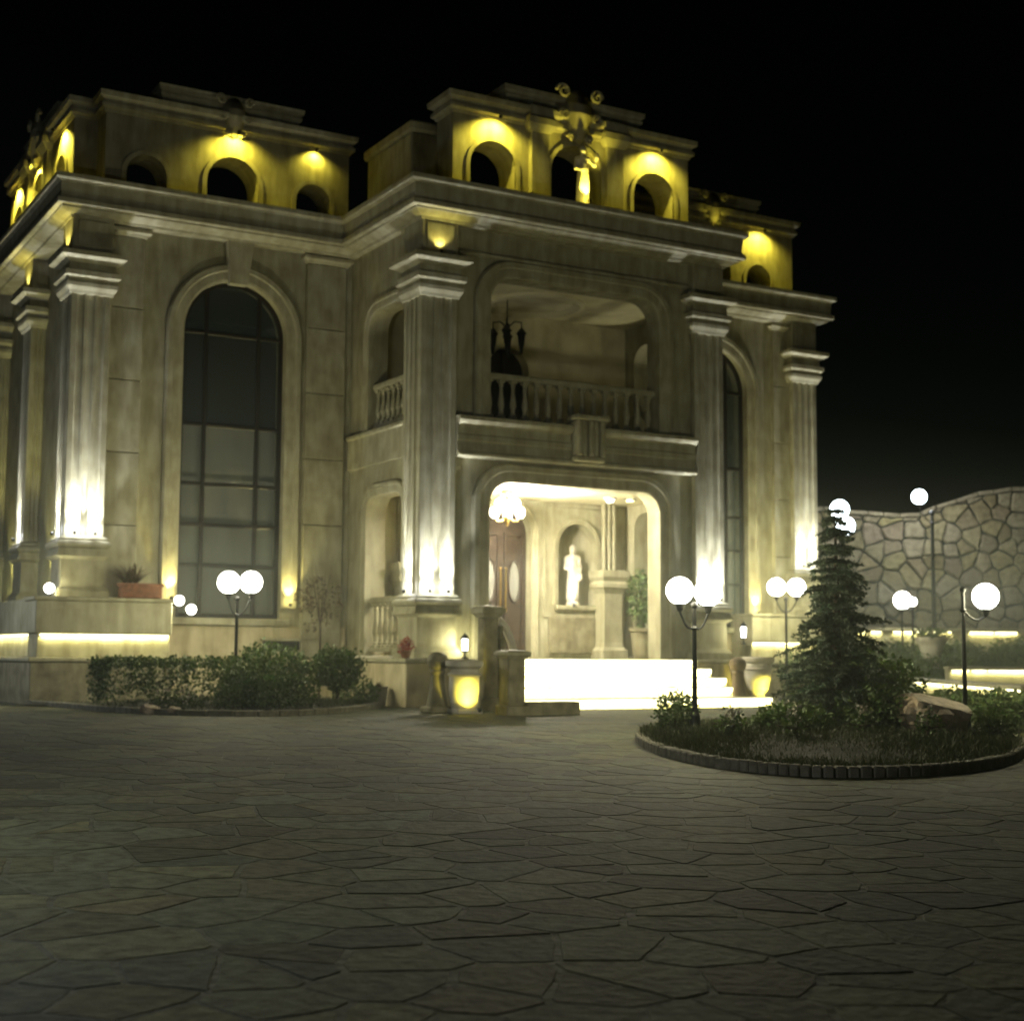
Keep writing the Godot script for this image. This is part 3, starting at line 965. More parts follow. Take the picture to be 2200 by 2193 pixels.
		sweep(panel, [Vector2(c - 0.86, 2.0), Vector2(c - 0.86, 4.55), Vector2(c + 0.86, 4.55), Vector2(c + 0.86, 2.0)], [Vector2(0, -3.21), Vector2(0, -3.16), Vector2(0.07, -3.16), Vector2(0.07, -3.21)], on_front, true)
		put("wall_panel", panel, M.stone_smooth, house)
		var dado := MB.new()
		dado.box(c - 0.8, c + 0.8, PODIUM + 0.12, 1.94, -3.21, -3.13, 0.02)
		put("dado", dado, M.stone_base, house)
	var dm := MB.new()
	sheet(dm, arch(3.85, 0.66, PODIUM, 3.85, 16), -3.42)
	var dleaf := put("door", dm, M.wood, house)
	for q in [-1.0, 1.0]:
		var st := MB.new()
		var xa: float = 3.85 + q * 0.33
		sweep(st, [Vector2(xa - 0.28, 1.15), Vector2(xa - 0.28, 3.9), Vector2(xa + 0.28, 3.9), Vector2(xa + 0.28, 1.15)], [Vector2(0.0, -3.43), Vector2(0.0, -3.37), Vector2(-0.09, -3.37), Vector2(-0.09, -3.43)], on_front, true)
		put("door_panel", st, M.wood, dleaf)
		var ov := MB.new()
		var pts := []
		for i in 25:
			pts.append(Vector3(xa + cos(TAU * i / 24.0) * 0.15, 2.75 + sin(TAU * i / 24.0) * 0.48, -3.4))
		ov.tube(pts, [0.03], 6)
		put("oval_frame", ov, M.wood, dleaf)
		var og := MB.new()
		og.lathe(Vector3.ZERO, [Vector2(0.15, 0.0), Vector2(0.13, 0.02), Vector2(0, 0.03)], 24)
		var oo := put("oval_pane", og, M.curtain, dleaf)
		oo.transform = Transform3D(Basis(Vector3(1, 0, 0), Vector3(0, 0, 1), Vector3(0, -3.2, 0)), Vector3(xa, 2.75, -3.412))
		var hd := MB.new()
		hd.tube([Vector3(3.85 + q * 0.07, 2.1, -3.34), Vector3(3.85 + q * 0.07, 3.0, -3.34)], [0.022], 8)
		for y in [2.15, 2.95]:
			hd.tube([Vector3(3.85 + q * 0.07, y, -3.34), Vector3(3.85 + q * 0.07, y, -3.42)], [0.018], 6)
			hd.ball(Vector3(3.85 + q * 0.07, y + (0.09 if y > 2.5 else -0.09), -3.34), 0.035, 10)
		put("door_handle", hd, M.brass, dleaf)
	frame_of(arch(3.85, 0.66, PODIUM, 3.85, 16), 0.2, 0.1, -3.2, "door_surround")
	dm = MB.new()
	sheet(dm, d2, -3.5)
	var ldoor := put("loggia_door", dm, M.frame, house)
	for x in [-0.5, 0.0, 0.5]:
		var b := MB.new()
		b.box(3.88 + x - 0.035, 3.88 + x + 0.035, 5.9, 7.8 + (0.4 if x == 0.0 else -0.1), -3.495, -3.45)
		put("door_stile", b, M.frame, ldoor)
	# balcony band, its bracket, and the loggia balustrade
	var band := MB.new()
	sweep(band, [Vector2(0.835, -0.1), Vector2(6.925, -0.1)], [Vector2(-0.15, 5.10), Vector2(0.17, 5.10), Vector2(0.2, 5.13), Vector2(0.2, 5.19), Vector2(0.14, 5.22), Vector2(0.13, 5.42), Vector2(0.16, 5.45), Vector2(0.16, 5.55), Vector2(0.13, 5.58), Vector2(0.14, 5.75), Vector2(0.22, 5.8), Vector2(0.26, 5.86), Vector2(0.26, 5.94), Vector2(-0.15, 5.96)], func(p: Vector2, h: float) -> Vector3: return Vector3(p.x, h, p.y))
	var balc := put("balcony", band, M.stone_smooth, house)
	var br := MB.new()
	for i in 5:
		br.box(3.60 + i * 0.145, 3.60 + i * 0.145 + 0.125, 5.28, 6.06, 0.0, 0.30 + (0.05 if i in [0, 2, 4] else 0.0), 0.03)
	br.box(3.53, 4.38, 6.06, 6.16, -0.05, 0.4, 0.02)
	br.box(3.58, 4.33, 5.17, 5.28, 0.0, 0.3, 0.03)
	put("bracket", br, M.stone_smooth, balc)
	balustrade(Vector3(1.68, 5.95, -0.42), Vector3(6.08, 5.95, -0.42), 1.05, 15)
	# entablature right round, and the roof above it
	var path := [Vector2(-6.25, -13.5), Vector2(-6.25, -3.66), Vector2(0.0, -3.66), Vector2(0.0, 0.0), Vector2(7.76, 0.0), Vector2(7.76, -3.66), Vector2(13.72, -3.66), Vector2(13.72, -13.5)]
	var co := MB.new()
	sweep(co, path, cornice_profile(), on_plan)
	put("cornice", co, M.stone_smooth, house)
	var ar := MB.new()
	ar.box(0.845, 6.915, 9.42, 9.5, -0.19, -0.12, 0.015)
	put("fascia_line", ar, M.stone_smooth, house)
	# the side and back of the block
	var sw := MB.new()
	var lf := func(u: float, y: float, d: float) -> Vector3: return Vector3(-5.9 - d, y, u)
	wall(sw, -13.5, -4.2, 0.0, 10.08, 0.0, -0.4, [], lf)
	put("side_wall", sw, M.stone, house)
	sw = MB.new()
	sw.box(13.0, 13.4, 0.0, 10.08, -13.5, -4.2)
	put("side_wall", sw, M.stone, house)
	sw = MB.new()
	sw.box(-6.2, 13.7, 0.0, 10.08, -13.9, -13.5)
	sw.box(-6.0, 13.4, -0.1, 0.4, -13.6, -4.38)
	put("back_wall", sw, M.room, house)
	pier(-6.25, -5.75, -8.25, -7.4, 2.12, 3.5)
	pier(-6.25, -5.75, -12.2, -11.4, 2.12, 3.5)
	var sp := MB.new()
	sp.box(-6.9, -5.9, -0.05, 0.84, -13.4, -3.91, 0.02)
	var sb := put("side_podium", sp, M.stone_base, house)
	sp = MB.new()
	sp.box(-6.76, -5.9, 0.93, 1.40, -13.4, -3.9, 0.01)
	put("recessed_course", sp, M.stone_smooth, sb)
	sp = MB.new()
	sp.box(-6.84, -5.9, 1.40, 2.1, -13.4, -3.905, 0.02)
	put("upper_course", sp, M.stone_smooth, sb)
	sp = MB.new()
	sp.box(-6.97, -5.9, 0.84, 0.93, -13.4, -3.905, 0.02)
	put("coping", sp, M.stone_smooth, sb)
	for k in 2:
		var z0 := -8.4 + k * 4.5
		var st := MB.new()
		st.box(-6.80, -6.78, 1.345, 1.385, z0 - 4.3, z0, 0.005)
		put("light_strip", st, M.strip_glow, sb)
		bar(sb, Vector3(-6.81, 1.33, z0 - 2.15), Vector3.BACK, Vector3(0.15, -1, 0), 4.3, 0.03, 1.2, LED)
	# parapets with their arches
	parapet(3.87, -0.22, 3.07, 1.74, [arch(-2.10, 0.57, 0.0, 0.43, 14), arch(0.0, 0.66, 0.0, 0.6, 14), arch(2.10, 0.57, 0.0, 0.43, 14)], true)
	parapet(-2.75, -4.0, 2.80, 1.58, [arch(-1.9, 0.44, 0.0, 0.24, 14), arch(0.03, 0.60, 0.0, 0.36, 14), arch(1.93, 0.42, 0.0, 0.24, 14)], false)
	parapet(10.52, -4.0, 2.75, 1.55, [arch(-1.6, 0.42, 0.0, 0.15, 14), arch(0.0, 0.6, 0.0, 0.22, 14), arch(1.55, 0.42, 0.0, 0.15, 14)], false)
	parapet(-6.05, -8.0, 3.3, 1.7, [arch(-2.2, 0.55, 0.0, 0.4, 14), arch(0.0, 0.65, 0.0, 0.5, 14), arch(2.2, 0.55, 0.0, 0.4, 14)], true, -PI / 2)
	var sbk := MB.new()
	sbk.box(0.35, 1.0, 10.78, 12.3, -3.6, -1.3, 0.03)
	sbk.box(0.27, 1.08, 12.3, 12.55, -3.7, -1.2, 0.05)
	put("parapet_pier", sbk, M.stone, house)
	# the podium under the porch
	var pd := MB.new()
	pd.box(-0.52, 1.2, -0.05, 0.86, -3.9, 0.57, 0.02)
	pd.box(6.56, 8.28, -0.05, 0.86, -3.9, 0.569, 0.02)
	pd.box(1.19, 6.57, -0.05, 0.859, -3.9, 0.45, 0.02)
	var pod := put("podium", pd, M.lamplit_stone, house)  # pale all over, so the side towards the bed looks lamplit
	var cpp := MB.new()
	cpp.box(-0.57, 1.25, 0.86, PODIUM - 0.002, -3.9, 0.62, 0.02)
	cpp.box(6.51, 8.33, 0.86, PODIUM - 0.002, -3.9, 0.619, 0.02)
	put("coping", cpp, M.stone_smooth, pod)
	var fl := MB.new()
	fl.box(1.0, 6.8, 0.85, PODIUM, -3.5, 0.5, 0.01)
	put("porch_floor", fl, M.stone_smooth, pod)
	# a ledge on the wing's base, its shadow put in as a dark strip
	var vs := MB.new()
	vs.box(-1.9, -0.65, 1.06, 1.10, -3.9, -3.8, 0.01)
	vs.box(-1.9, -0.65, 1.30, 1.36, -3.9, -3.78, 0.01)
	put("base_moulding", vs, M.stone_smooth, house)
	var vd := MB.new()
	vd.box(-1.85, -0.7, 1.1, 1.3, -3.9, -3.83, 0.003)
	put("ledge_shadow", vd, M.frame, house)

func make_stairs() -> void:
	var o := thing("staircase", "pale stone entrance steps with glowing strips under every tread", "staircase")
	for k in 5:
		var top := PODIUM - 0.19 * k
		var hw := 2.62 + 0.13 * k
		var z := 0.66 + 0.36 * k
		if k == 4:
			hw = 3.0; z = 2.75
		var mb := MB.new()
		mb.box(3.86 - hw, 3.86 + hw, maxf(top - 0.24, -0.03), top - 0.028, z - 1.2 if k == 4 else z - 0.5, z - 0.05, 0.006)
		var s := put("step", mb, M.stone_smooth, o)
		var tr := MB.new()
		tr.box(3.86 - hw, 3.86 + hw, top - 0.028, top, z - 1.2 if k == 4 else z - 0.5, z, 0.012)
		put("tread", tr, M.stone_smooth, s)
		for q in 2:
			var st := MB.new()
			var a := 3.86 - hw + 0.04 if q == 0 else 3.88
			var b := 3.84 if q == 0 else 3.86 + hw - 0.04
			st.box(a, b, top - 0.11, top - 0.012, z - 0.048, z + 0.006, 0.005)
			put("light_strip", st, M.strip_glow, s)
		bar(s, Vector3(3.86, top - 0.118, z - 0.02), Vector3.RIGHT, Vector3(0, -1.0, -0.3), hw * 2 - 0.1, 0.03, 5.0, LED)

# ------------------------------------------------------------------ lamps
func globe_on(o: Node3D, at: Vector3, r: float, e: float, cool: bool) -> void:
	var cup := MB.new()
	cup.lathe(at + Vector3.DOWN * (r + 0.05), [Vector2(0.02, -0.05), Vector2(0.04, -0.03), Vector2(0.05, 0.02), Vector2(r * 0.36, 0.055), Vector2(r * 0.32, 0.065)], 14)
	put("globe_cup", cup, M.iron, o)
	var g := MB.new()
	g.ball(Vector3.ZERO, r, 20)
	put("lamp_globe", g, M.cool_globe_glow if cool else M.globe_glow, o).position = at
	omni(o, at, e, WHITE if cool else GLOBE, r * 0.7)

func lamp_post(label: String, at: Vector3, h: float, arms: Array, r := 0.15, e := 1.6, cool := false, pole_r := 0.032) -> void:
	# arms: offsets of the globes' centres from the top of the pole
	var o := thing("lamp_post", label, "lamp post", at, 0.0, "globe lamp posts in the garden")
	var p := MB.new()
	p.lathe(Vector3.ZERO, [Vector2(0.12, 0), Vector2(0.12, 0.05), Vector2(0.085, 0.08), Vector2(0.075, 0.25), Vector2(0.05, 0.3), Vector2(pole_r * 1.2, 0.34), Vector2(pole_r, h * 0.6), Vector2(pole_r * 0.9, h), Vector2(0.0, h + 0.04)], 12)
	p.ball(Vector3(0, h, 0), pole_r * 1.6, 10)
	p.lathe(Vector3.ZERO, [Vector2(pole_r, h - 0.34), Vector2(pole_r * 1.7, h - 0.31), Vector2(pole_r, h - 0.28)], 12)
	put("pole", p, M.iron, o)
	for a: Vector3 in arms:
		var foot := Vector3(0, h - 0.3, 0)
		var tip := Vector3(a.x, h + a.y - r - 0.1, a.z)
		if Vector2(a.x, a.z).length() > 0.03:
			var pts := []
			for i in 13:
				var t := i / 12.0
				var q := foot.lerp(tip, t)
				q.y = lerpf(foot.y, tip.y, t) - sin(PI * t) * 0.1
				pts.append(q)
			var m := MB.new()
			m.tube(pts, [0.016], 7)
			put("arm", m, M.iron, o)
		globe_on(o, Vector3(0, h, 0) + a, r, e, cool)

func lantern(label: String, at: Vector3, e: float) -> void:
	var o := thing("small_lantern", label, "lantern", at, 0.0, "small lanterns flanking the steps")
	var m := MB.new()
	m.lathe(Vector3.ZERO, [Vector2(0.07, 0), Vector2(0.07, 0.02), Vector2(0.02, 0.04), Vector2(0.02, 0.12), Vector2(0.075, 0.14), Vector2(0.075, 0.16)], 8, false)
	m.lathe(Vector3(0, 0.40, 0), [Vector2(0.09, 0), Vector2(0.05, 0.07), Vector2(0.015, 0.1), Vector2(0, 0.15)], 8, false)
	for k in 4:
		var a := TAU * k / 4 + 0.4
		m.tube([Vector3(cos(a) * 0.07, 0.15, sin(a) * 0.07), Vector3(cos(a) * 0.085, 0.41, sin(a) * 0.085)], [0.007], 5)
	put("cage", m, M.iron, o)
	var g := MB.new()
	g.lathe(Vector3(0, 0.16, 0), [Vector2(0, 0), Vector2(0.05, 0.0), Vector2(0.065, 0.2), Vector2(0.05, 0.23), Vector2(0, 0.24)], 10)
	put("lamp_glass", g, M.globe_glow, o)
	omni(o, Vector3(0, 0.28, 0), e, GLOBE, 0.05)

func chandelier_lit() -> void:
	var o := thing("chandelier", "brightly lit chandelier hanging from the porch ceiling in front of the door", "chandelier", Vector3(3.02, 4.66, -1.7))
	var m := MB.new()
	m.lathe(Vector3.ZERO, [Vector2(0.14, 0), Vector2(0.13, -0.03), Vector2(0.03, -0.06), Vector2(0.015, -0.08), Vector2(0.015, -0.45), Vector2(0.06, -0.5), Vector2(0.09, -0.6), Vector2(0.04, -0.72), Vector2(0.02, -0.78), Vector2(0, -0.8)], 14)
	put("stem", m, M.brass, o)
	for k in 6:
		var a := TAU * k / 6
		var d := Vector3(cos(a), 0, sin(a))
		var arm := MB.new()
		arm.tube([d * 0.05 + Vector3.DOWN * 0.6, d * 0.16 + Vector3.DOWN * 0.68, d * 0.27 + Vector3.DOWN * 0.66, d * 0.33 + Vector3.DOWN * 0.57], [0.014], 7)
		put("arm", arm, M.brass, o)
		var b := MB.new()
		b.ball(Vector3.ZERO, 0.11, 14, 1.1)
		put("lamp_bulb", b, M.bulb_glow, o).position = d * 0.33 + Vector3.DOWN * 0.48
	for k in 5:
		var a := TAU * k / 5 + 0.3
		var d := Vector3(cos(a), 0, sin(a)) * 0.2
		var b := MB.new()
		b.ball(Vector3.ZERO, 0.1, 14, 1.1)
		put("lamp_bulb", b, M.bulb_glow, o).position = d + Vector3.DOWN * 0.27
		var arm := MB.new()
		arm.tube([Vector3.DOWN * 0.44, d * 0.6 + Vector3.DOWN * 0.42, d + Vector3.DOWN * 0.36], [0.012], 6)
		put("arm", arm, M.brass, o)
	omni(o, Vector3(0, -0.62, 0.0) + Vector3(0.14, 0.12, 0.24), 23.0, WARM, 0.12)

func chandelier_dark() -> void:
	var o := thing("lantern_chandelier", "unlit black chandelier of small lanterns hanging in the upper loggia", "chandelier", Vector3(2.93, 9.07, -1.6))
	var m := MB.new()
	m.lathe(Vector3.ZERO, [Vector2(0.1, 0), Vector2(0.09, -0.04), Vector2(0.012, -0.07), Vector2(0.012, -0.62), Vector2(0.05, -0.66), Vector2(0.07, -0.78), Vector2(0.03, -0.92), Vector2(0, -0.95)], 12)
	put("stem", m, M.iron, o)
	for k in 4:
		var a := TAU * k / 4 + 0.55
		var d := Vector3(cos(a), 0, sin(a)) * 0.32
		var arm := MB.new()
		arm.tube([Vector3.DOWN * 0.75, d * 0.5 + Vector3.DOWN * 0.6, d + Vector3.DOWN * 0.62, d + Vector3.DOWN * 0.78], [0.016], 6)
		put("arm", arm, M.iron, o)
		var l := MB.new()
		l.lathe(d + Vector3.DOWN * 1.35, [Vector2(0, 0), Vector2(0.03, 0.02), Vector2(0.05, 0.12), Vector2(0.05, 0.16), Vector2(0.07, 0.2), Vector2(0.1, 0.45), Vector2(0.13, 0.47), Vector2(0.06, 0.56), Vector2(0.02, 0.6), Vector2(0, 0.62)], 6, false)
		put("lantern", l, M.iron, o)

# ------------------------------------------------------------------ plants
func leaf(mb: MB, at: Vector3, dir: Vector3, up: Vector3, l: float, w: float) -> void:
	var s := dir.cross(up).normalized() * w
	var mid := at + dir * l * 0.5 + up * l * 0.08
	mb.tri(at, mid - s, mid + s)
	mb.tri(mid - s, at + dir * l, mid + s)

func rand_dir() -> Vector3:
	var z := rng.randf_range(-1, 1)
	var a := rng.randf_range(0, TAU)
	return Vector3(cos(a) * sqrt(1 - z * z), z, sin(a) * sqrt(1 - z * z))

func leaf_color(v := 0.3) -> Color:
	var t := rng.randf_range(1.0 - v, 1.0 + v)
	return Color(0.24 * t * rng.randf_range(0.8, 1.2), 0.24 * t, 0.24 * t * rng.randf_range(0.8, 1.2))

# a crown: leaves in clumps through a shape given by how(u) -> [point, outward]
func foliage(n: int, how: Callable, l: float, w: float, clump := 6) -> MB:
	var mb := MB.new()
	for i in n / clump:
		var p: Array = how.call()
		var tone := leaf_color(0.35)
		for k in clump:
			mb.col = tone * rng.randf_range(0.75, 1.3)
			var at: Vector3 = p[0] + rand_dir() * l * 1.3
			var d: Vector3 = (p[1] * 0.9 + rand_dir()).normalized()
			leaf(mb, at, d, rand_dir(), l * rng.randf_range(0.7, 1.3), w * rng.randf_range(0.8, 1.2))
	return mb

func in_box(c: Vector3, s: Vector3, turn: float) -> Callable:
	return func() -> Array:
		var q := Vector3(rng.randf_range(-1, 1), rng.randf_range(-1, 1), rng.randf_range(-1, 1))
		var ax := rng.randi_range(0, 3)
		if ax < 3: q[ax] = (1.0 if rng.randf() < 0.5 else -1.0) * rng.randf_range(0.82, 1.0)
		if ax == 1: q.y = absf(q.y)
		var o := Vector3.ZERO
		o[mini(ax, 2)] = q[mini(ax, 2)]
		return [c + (q * s / 2.0).rotated(Vector3.UP, turn), o.rotated(Vector3.UP, turn).normalized()]

func in_ball(c: Vector3, r: Vector3) -> Callable:
	return func() -> Array:
		var d := rand_dir()
		var lump := 1.0 + 0.12 * sin(d.x * 7.0 + c.x * 3.0) * sin(d.z * 6.0 + d.y * 4.0)
		return [c + d * r * lump * pow(rng.randf(), 0.28), d]

func shrub(called: String, label: String, category: String, at: Vector3, how: Callable, n: int, l: float, w: float, mt: Material, stem_h: float, group := "", stem_r := 0.03) -> Node3D:
	var o := thing(called, label, category, at, 0.0, group)
	put("foliage", foliage(n, how, l, w), mt, o)
	var s := MB.new()
	var fork := Vector3(0, stem_h * 0.6, 0)
	s.tube([Vector3(0, -0.05, 0), Vector3(0.01, stem_h * 0.3, 0.01), fork], [stem_r, stem_r * 0.9, stem_r * 0.8], 7)
	for k in 4:
		var a := k * 1.6 + at.x
		s.tube([fork, fork + Vector3(cos(a) * 0.12, stem_h * 0.25, sin(a) * 0.12), fork + Vector3(cos(a) * 0.25, stem_h * 0.5, sin(a) * 0.25)], [stem_r * 0.6, stem_r * 0.4, stem_r * 0.15], 5)
	put("stem", s, M.bark, o)
	return o

func spiky_plant(mb: MB, at: Vector3, n: int, l: float) -> void:
	for i in n:
		var d := (rand_dir() + Vector3.UP * 1.3).normalized()
		mb.col = leaf_color(0.3)
		var side := d.cross(Vector3.UP).normalized()
		var up := side.cross(d).normalized()
		var a := at
		var L := l * rng.randf_range(0.6, 1.1)
		var prev := at
		for k in 4:
			var t := (k + 1) / 4.0
			var q := at + d * L * t + Vector3.DOWN * L * t * t * 0.35
			var w0 := 0.03 * (1.0 - k / 4.0); var w1 := 0.03 * (1.0 - t)
			mb.quad(prev - side * w0, q - side * w1, q + side * w1, prev + side * w0)
			prev = q

func conifer(label: String, at: Vector3, h: float, r: float) -> void:
	var o := thing("conifer", label, "conifer tree", at)
	var tr := MB.new()
	tr.tube([Vector3(0, -0.1, 0), Vector3(0.01, h * 0.5, 0.0), Vector3(0, h, 0)], [0.085, 0.05, 0.008], 9)
	put("trunk", tr, M.bark, o)
	var nd := MB.new()
	var br := MB.new()
	var levels := 40
	for i in levels:
		var t := float(i) / levels
		var y := h * (0.08 + 0.90 * t) + rng.randf_range(-0.05, 0.05)
		var len := r * pow(1.0 - t, 0.85) * rng.randf_range(0.85, 1.1) + 0.05
		var k := int(lerpf(8, 4, t))
		for b in k:
			var a := TAU * b / k + i * 1.1 + rng.randf_range(-0.25, 0.25)
			var L := len * rng.randf_range(0.5, 1.15)
			var lift := rng.randf_range(-0.12, 0.28)
			var d := Vector3(cos(a), 0, sin(a))
			var pts := []
			for s in 5:
				var f := s / 4.0
				pts.append(Vector3(0, y, 0) + d * L * f + Vector3.UP * L * (lift * f - 0.38 * f * f + 0.12 * f * f * f))
			br.tube(pts, [0.014, 0.011, 0.008, 0.005, 0.002], 4)
			var tone := leaf_color(0.3)
			var m := int(L * 60) + 8
			for s in m:
				var f := rng.randf_range(0.12, 1.0)
				var at2: Vector3 = pts[int(f * 3.999)].lerp(pts[int(f * 3.999) + 1], f * 3.999 - int(f * 3.999))
				var side := d.cross(Vector3.UP) * (1.0 if s % 2 else -1.0)
				var dir := (d * 0.7 + side * rng.randf_range(0.3, 1.0) + Vector3.DOWN * rng.randf_range(0.0, 0.7)).normalized()
				var ln := (0.07 + 0.20 * (1.0 - f) * L) * rng.randf_range(0.6, 1.2)
				for q in 5:
					nd.col = tone * rng.randf_range(0.7, 1.35)
					var n0 := at2 + dir * ln * (q / 5.0)
					leaf(nd, n0, (dir + rand_dir() * 0.8).normalized(), rand_dir(), 0.06, 0.011)
	put("needles", nd, M.needle, o)
	put("branches", br, M.bark, o)

# ------------------------------------------------------------------ things by the house
func urn(label: String, at: Vector3, k: float, lit: Vector3, barrel := false) -> void:
	var o := thing("stone_urn", label, "urn", at, 0.0, "tall urns beside the steps")
	var m := MB.new()
	m.box(-0.27 * k, 0.27 * k, 0, 0.09 * k, -0.27 * k, 0.27 * k, 0.02)
	if barrel: m.lathe(Vector3.ZERO, [Vector2(0.25 * k, 0.09 * k), Vector2(0.24 * k, 0.12 * k), Vector2(0.27 * k, 0.2 * k), Vector2(0.295 * k, 0.45 * k), Vector2(0.29 * k, 0.7 * k), Vector2(0.27 * k, 0.84 * k), Vector2(0.33 * k, 0.88 * k), Vector2(0.36 * k, 0.9 * k), Vector2(0.365 * k, 0.98 * k), Vector2(0.34 * k, 1.0 * k), Vector2(0.28 * k, 0.99 * k), Vector2(0.26 * k, 0.90 * k), Vector2(0, 0.88 * k)], 28)
	else: m.lathe(Vector3.ZERO, [Vector2(0.24 * k, 0.09 * k), Vector2(0.2 * k, 0.13 * k), Vector2(0.13 * k, 0.17 * k), Vector2(0.15 * k, 0.21 * k), Vector2(0.22 * k, 0.30 * k), Vector2(0.285 * k, 0.55 * k), Vector2(0.31 * k, 0.80 * k), Vector2(0.30 * k, 0.86 * k), Vector2(0.36 * k, 0.90 * k), Vector2(0.375 * k, 0.97 * k), Vector2(0.35 * k, 1.0 * k), Vector2(0.28 * k, 0.99 * k), Vector2(0.26 * k, 0.90 * k), Vector2(0, 0.88 * k)], 28)
	put("bowl", m, M.white_stone, o)
	var rim := MB.new()
	rim.lathe(Vector3(0, 0.74 * k, 0), [Vector2(0.28 * k, -0.03 * k), Vector2(0.315 * k, -0.025 * k), Vector2(0.33 * k, 0.0), Vector2(0.315 * k, 0.025 * k), Vector2(0.28 * k, 0.03 * k)], 28)
	put("raised_band", rim, M.white_stone, o)
	var so := MB.new()
	so.lathe(Vector3(0, 0.91 * k, 0), [Vector2(0.265 * k, 0), Vector2(0, 0.03)], 14)
	put("soil", so, M.soil, o)
	var f := fixture("small yellow spotlight on the ground aimed at the " + ("left" if at.x < 2 else "right") + " urn of the entrance", "yellow spotlights for the urns", at + lit, Vector3(0, 0.5, 0) - lit + Vector3.DOWN * 0.05, 1.8, YELLOW, 27.0, true)

func bollard(label: String, at: Vector3, k: float, mt: Material) -> void:
	var o := thing("stone_finial", label, "stone finial", at, 0.0, "stone finials beside the steps")
	var m := MB.new()
	m.box(-0.24 * k, 0.24 * k, 0, 0.12 * k, -0.24 * k, 0.24 * k, 0.03)
	put("plinth", m, mt, o)
	m = MB.new()
	m.lathe(Vector3.ZERO, [Vector2(0.21 * k, 0.12 * k), Vector2(0.19 * k, 0.2 * k), Vector2(0.145 * k, 0.42 * k), Vector2(0.12 * k, 0.68 * k), Vector2(0.15 * k, 0.74 * k), Vector2(0.13 * k, 0.78 * k), Vector2(0.17 * k, 0.83 * k), Vector2(0.2 * k, 0.93 * k), Vector2(0.17 * k, 1.03 * k), Vector2(0.08 * k, 1.09 * k), Vector2(0, 1.1 * k)], 20)
	put("baluster_body", m, mt, o)

func statue(label: String, at: Vector3, k: float, turn: float, raised: bool) -> void:
	var o := thing("statue", label, "statue", at, turn)
	var base := MB.new()
	base.lathe(Vector3.ZERO, [Vector2(0.2 * k, 0), Vector2(0.2 * k, 0.05), Vector2(0.17 * k, 0.07), Vector2(0.16 * k, 0.12), Vector2(0, 0.12)], 18)
	put("plinth", base, M.white_stone, o)
	var g := 0.12
	var V := func(x: float, y: float, z: float) -> Vector3: return Vector3(x * k, y * k + g, z * k)
	var b := [
		[V.call(0.06, 0.0, 0.0), V.call(0.05, 0.5, 0.02), 0.075 * k, 0.10 * k], [V.call(-0.07, 0.0, 0.04), V.call(-0.05, 0.5, 0.04), 0.07 * k, 0.10 * k],
		[V.call(0.0, 0.02, 0.02), V.call(0.0, 0.72, 0.0), 0.12 * k, 0.125 * k], [V.call(0.0, 0.72, 0.0), V.call(0.01, 1.0, 0.0), 0.12 * k, 0.10 * k],
		[V.call(0.01, 0.98, 0.0), V.call(0.0, 1.2, -0.01), 0.10 * k, 0.125 * k], [V.call(-0.15, 1.25, -0.01), V.call(0.15, 1.25, -0.01), 0.06 * k, 0.06 * k],
		[V.call(0.0, 1.25, -0.01), V.call(0.0, 1.4, 0.01), 0.055 * k, 0.05 * k], [V.call(0.0, 1.46, 0.02), V.call(0.0, 1.53, 0.01), 0.075 * k, 0.085 * k],
		[V.call(0.0, 1.47, 0.09), V.call(0.0, 1.45, 0.10), 0.018 * k, 0.018 * k], [V.call(0.0, 1.54, -0.06), V.call(0.0, 1.50, -0.09), 0.06 * k, 0.05 * k],
		[V.call(-0.18, 1.22, 0.0), V.call(-0.21, 0.96, 0.03), 0.05 * k, 0.042 * k], [V.call(-0.21, 0.96, 0.03), V.call(-0.05, 0.90, 0.16), 0.04 * k, 0.03 * k],
		[V.call(0.0, 1.05, 0.1), V.call(-0.13, 0.35, 0.12), 0.05 * k, 0.03 * k], [V.call(0.09, 0.95, 0.08), V.call(0.13, 0.1, 0.08), 0.05 * k, 0.035 * k],
		[V.call(0.0, 0.9, 0.1), V.call(0.03, 0.05, 0.13), 0.04 * k, 0.035 * k], [V.call(-0.1, 0.8, 0.05), V.call(-0.15, 0.06, 0.02), 0.05 * k, 0.04 * k]]
	if raised:
		b += [[V.call(0.18, 1.23, 0.0), V.call(0.32, 1.06, 0.06), 0.05 * k, 0.04 * k], [V.call(0.32, 1.06, 0.06), V.call(0.38, 1.26, 0.1), 0.038 * k, 0.026 * k]]
		for f in 5:
			b.append([V.call(0.38, 1.27, 0.1), V.call(0.36 + 0.014 * f, 1.36 - 0.01 * absf(f - 2.0), 0.1 + 0.01 * (f % 2)), 0.013 * k, 0.009 * k])
	else:
		b += [[V.call(0.18, 1.22, 0.0), V.call(0.22, 0.96, 0.0), 0.05 * k, 0.042 * k], [V.call(0.22, 0.96, 0.0), V.call(0.2, 0.72, 0.06), 0.04 * k, 0.03 * k]]
		for f in 5:
			b.append([V.call(0.2, 0.72, 0.06), V.call(0.185 + 0.012 * f, 0.62 + 0.012 * absf(f - 2.0), 0.075), 0.013 * k, 0.009 * k])
	put("figure", body(b, 0.022 * k, 34.0 / k), M.white_stone, o)

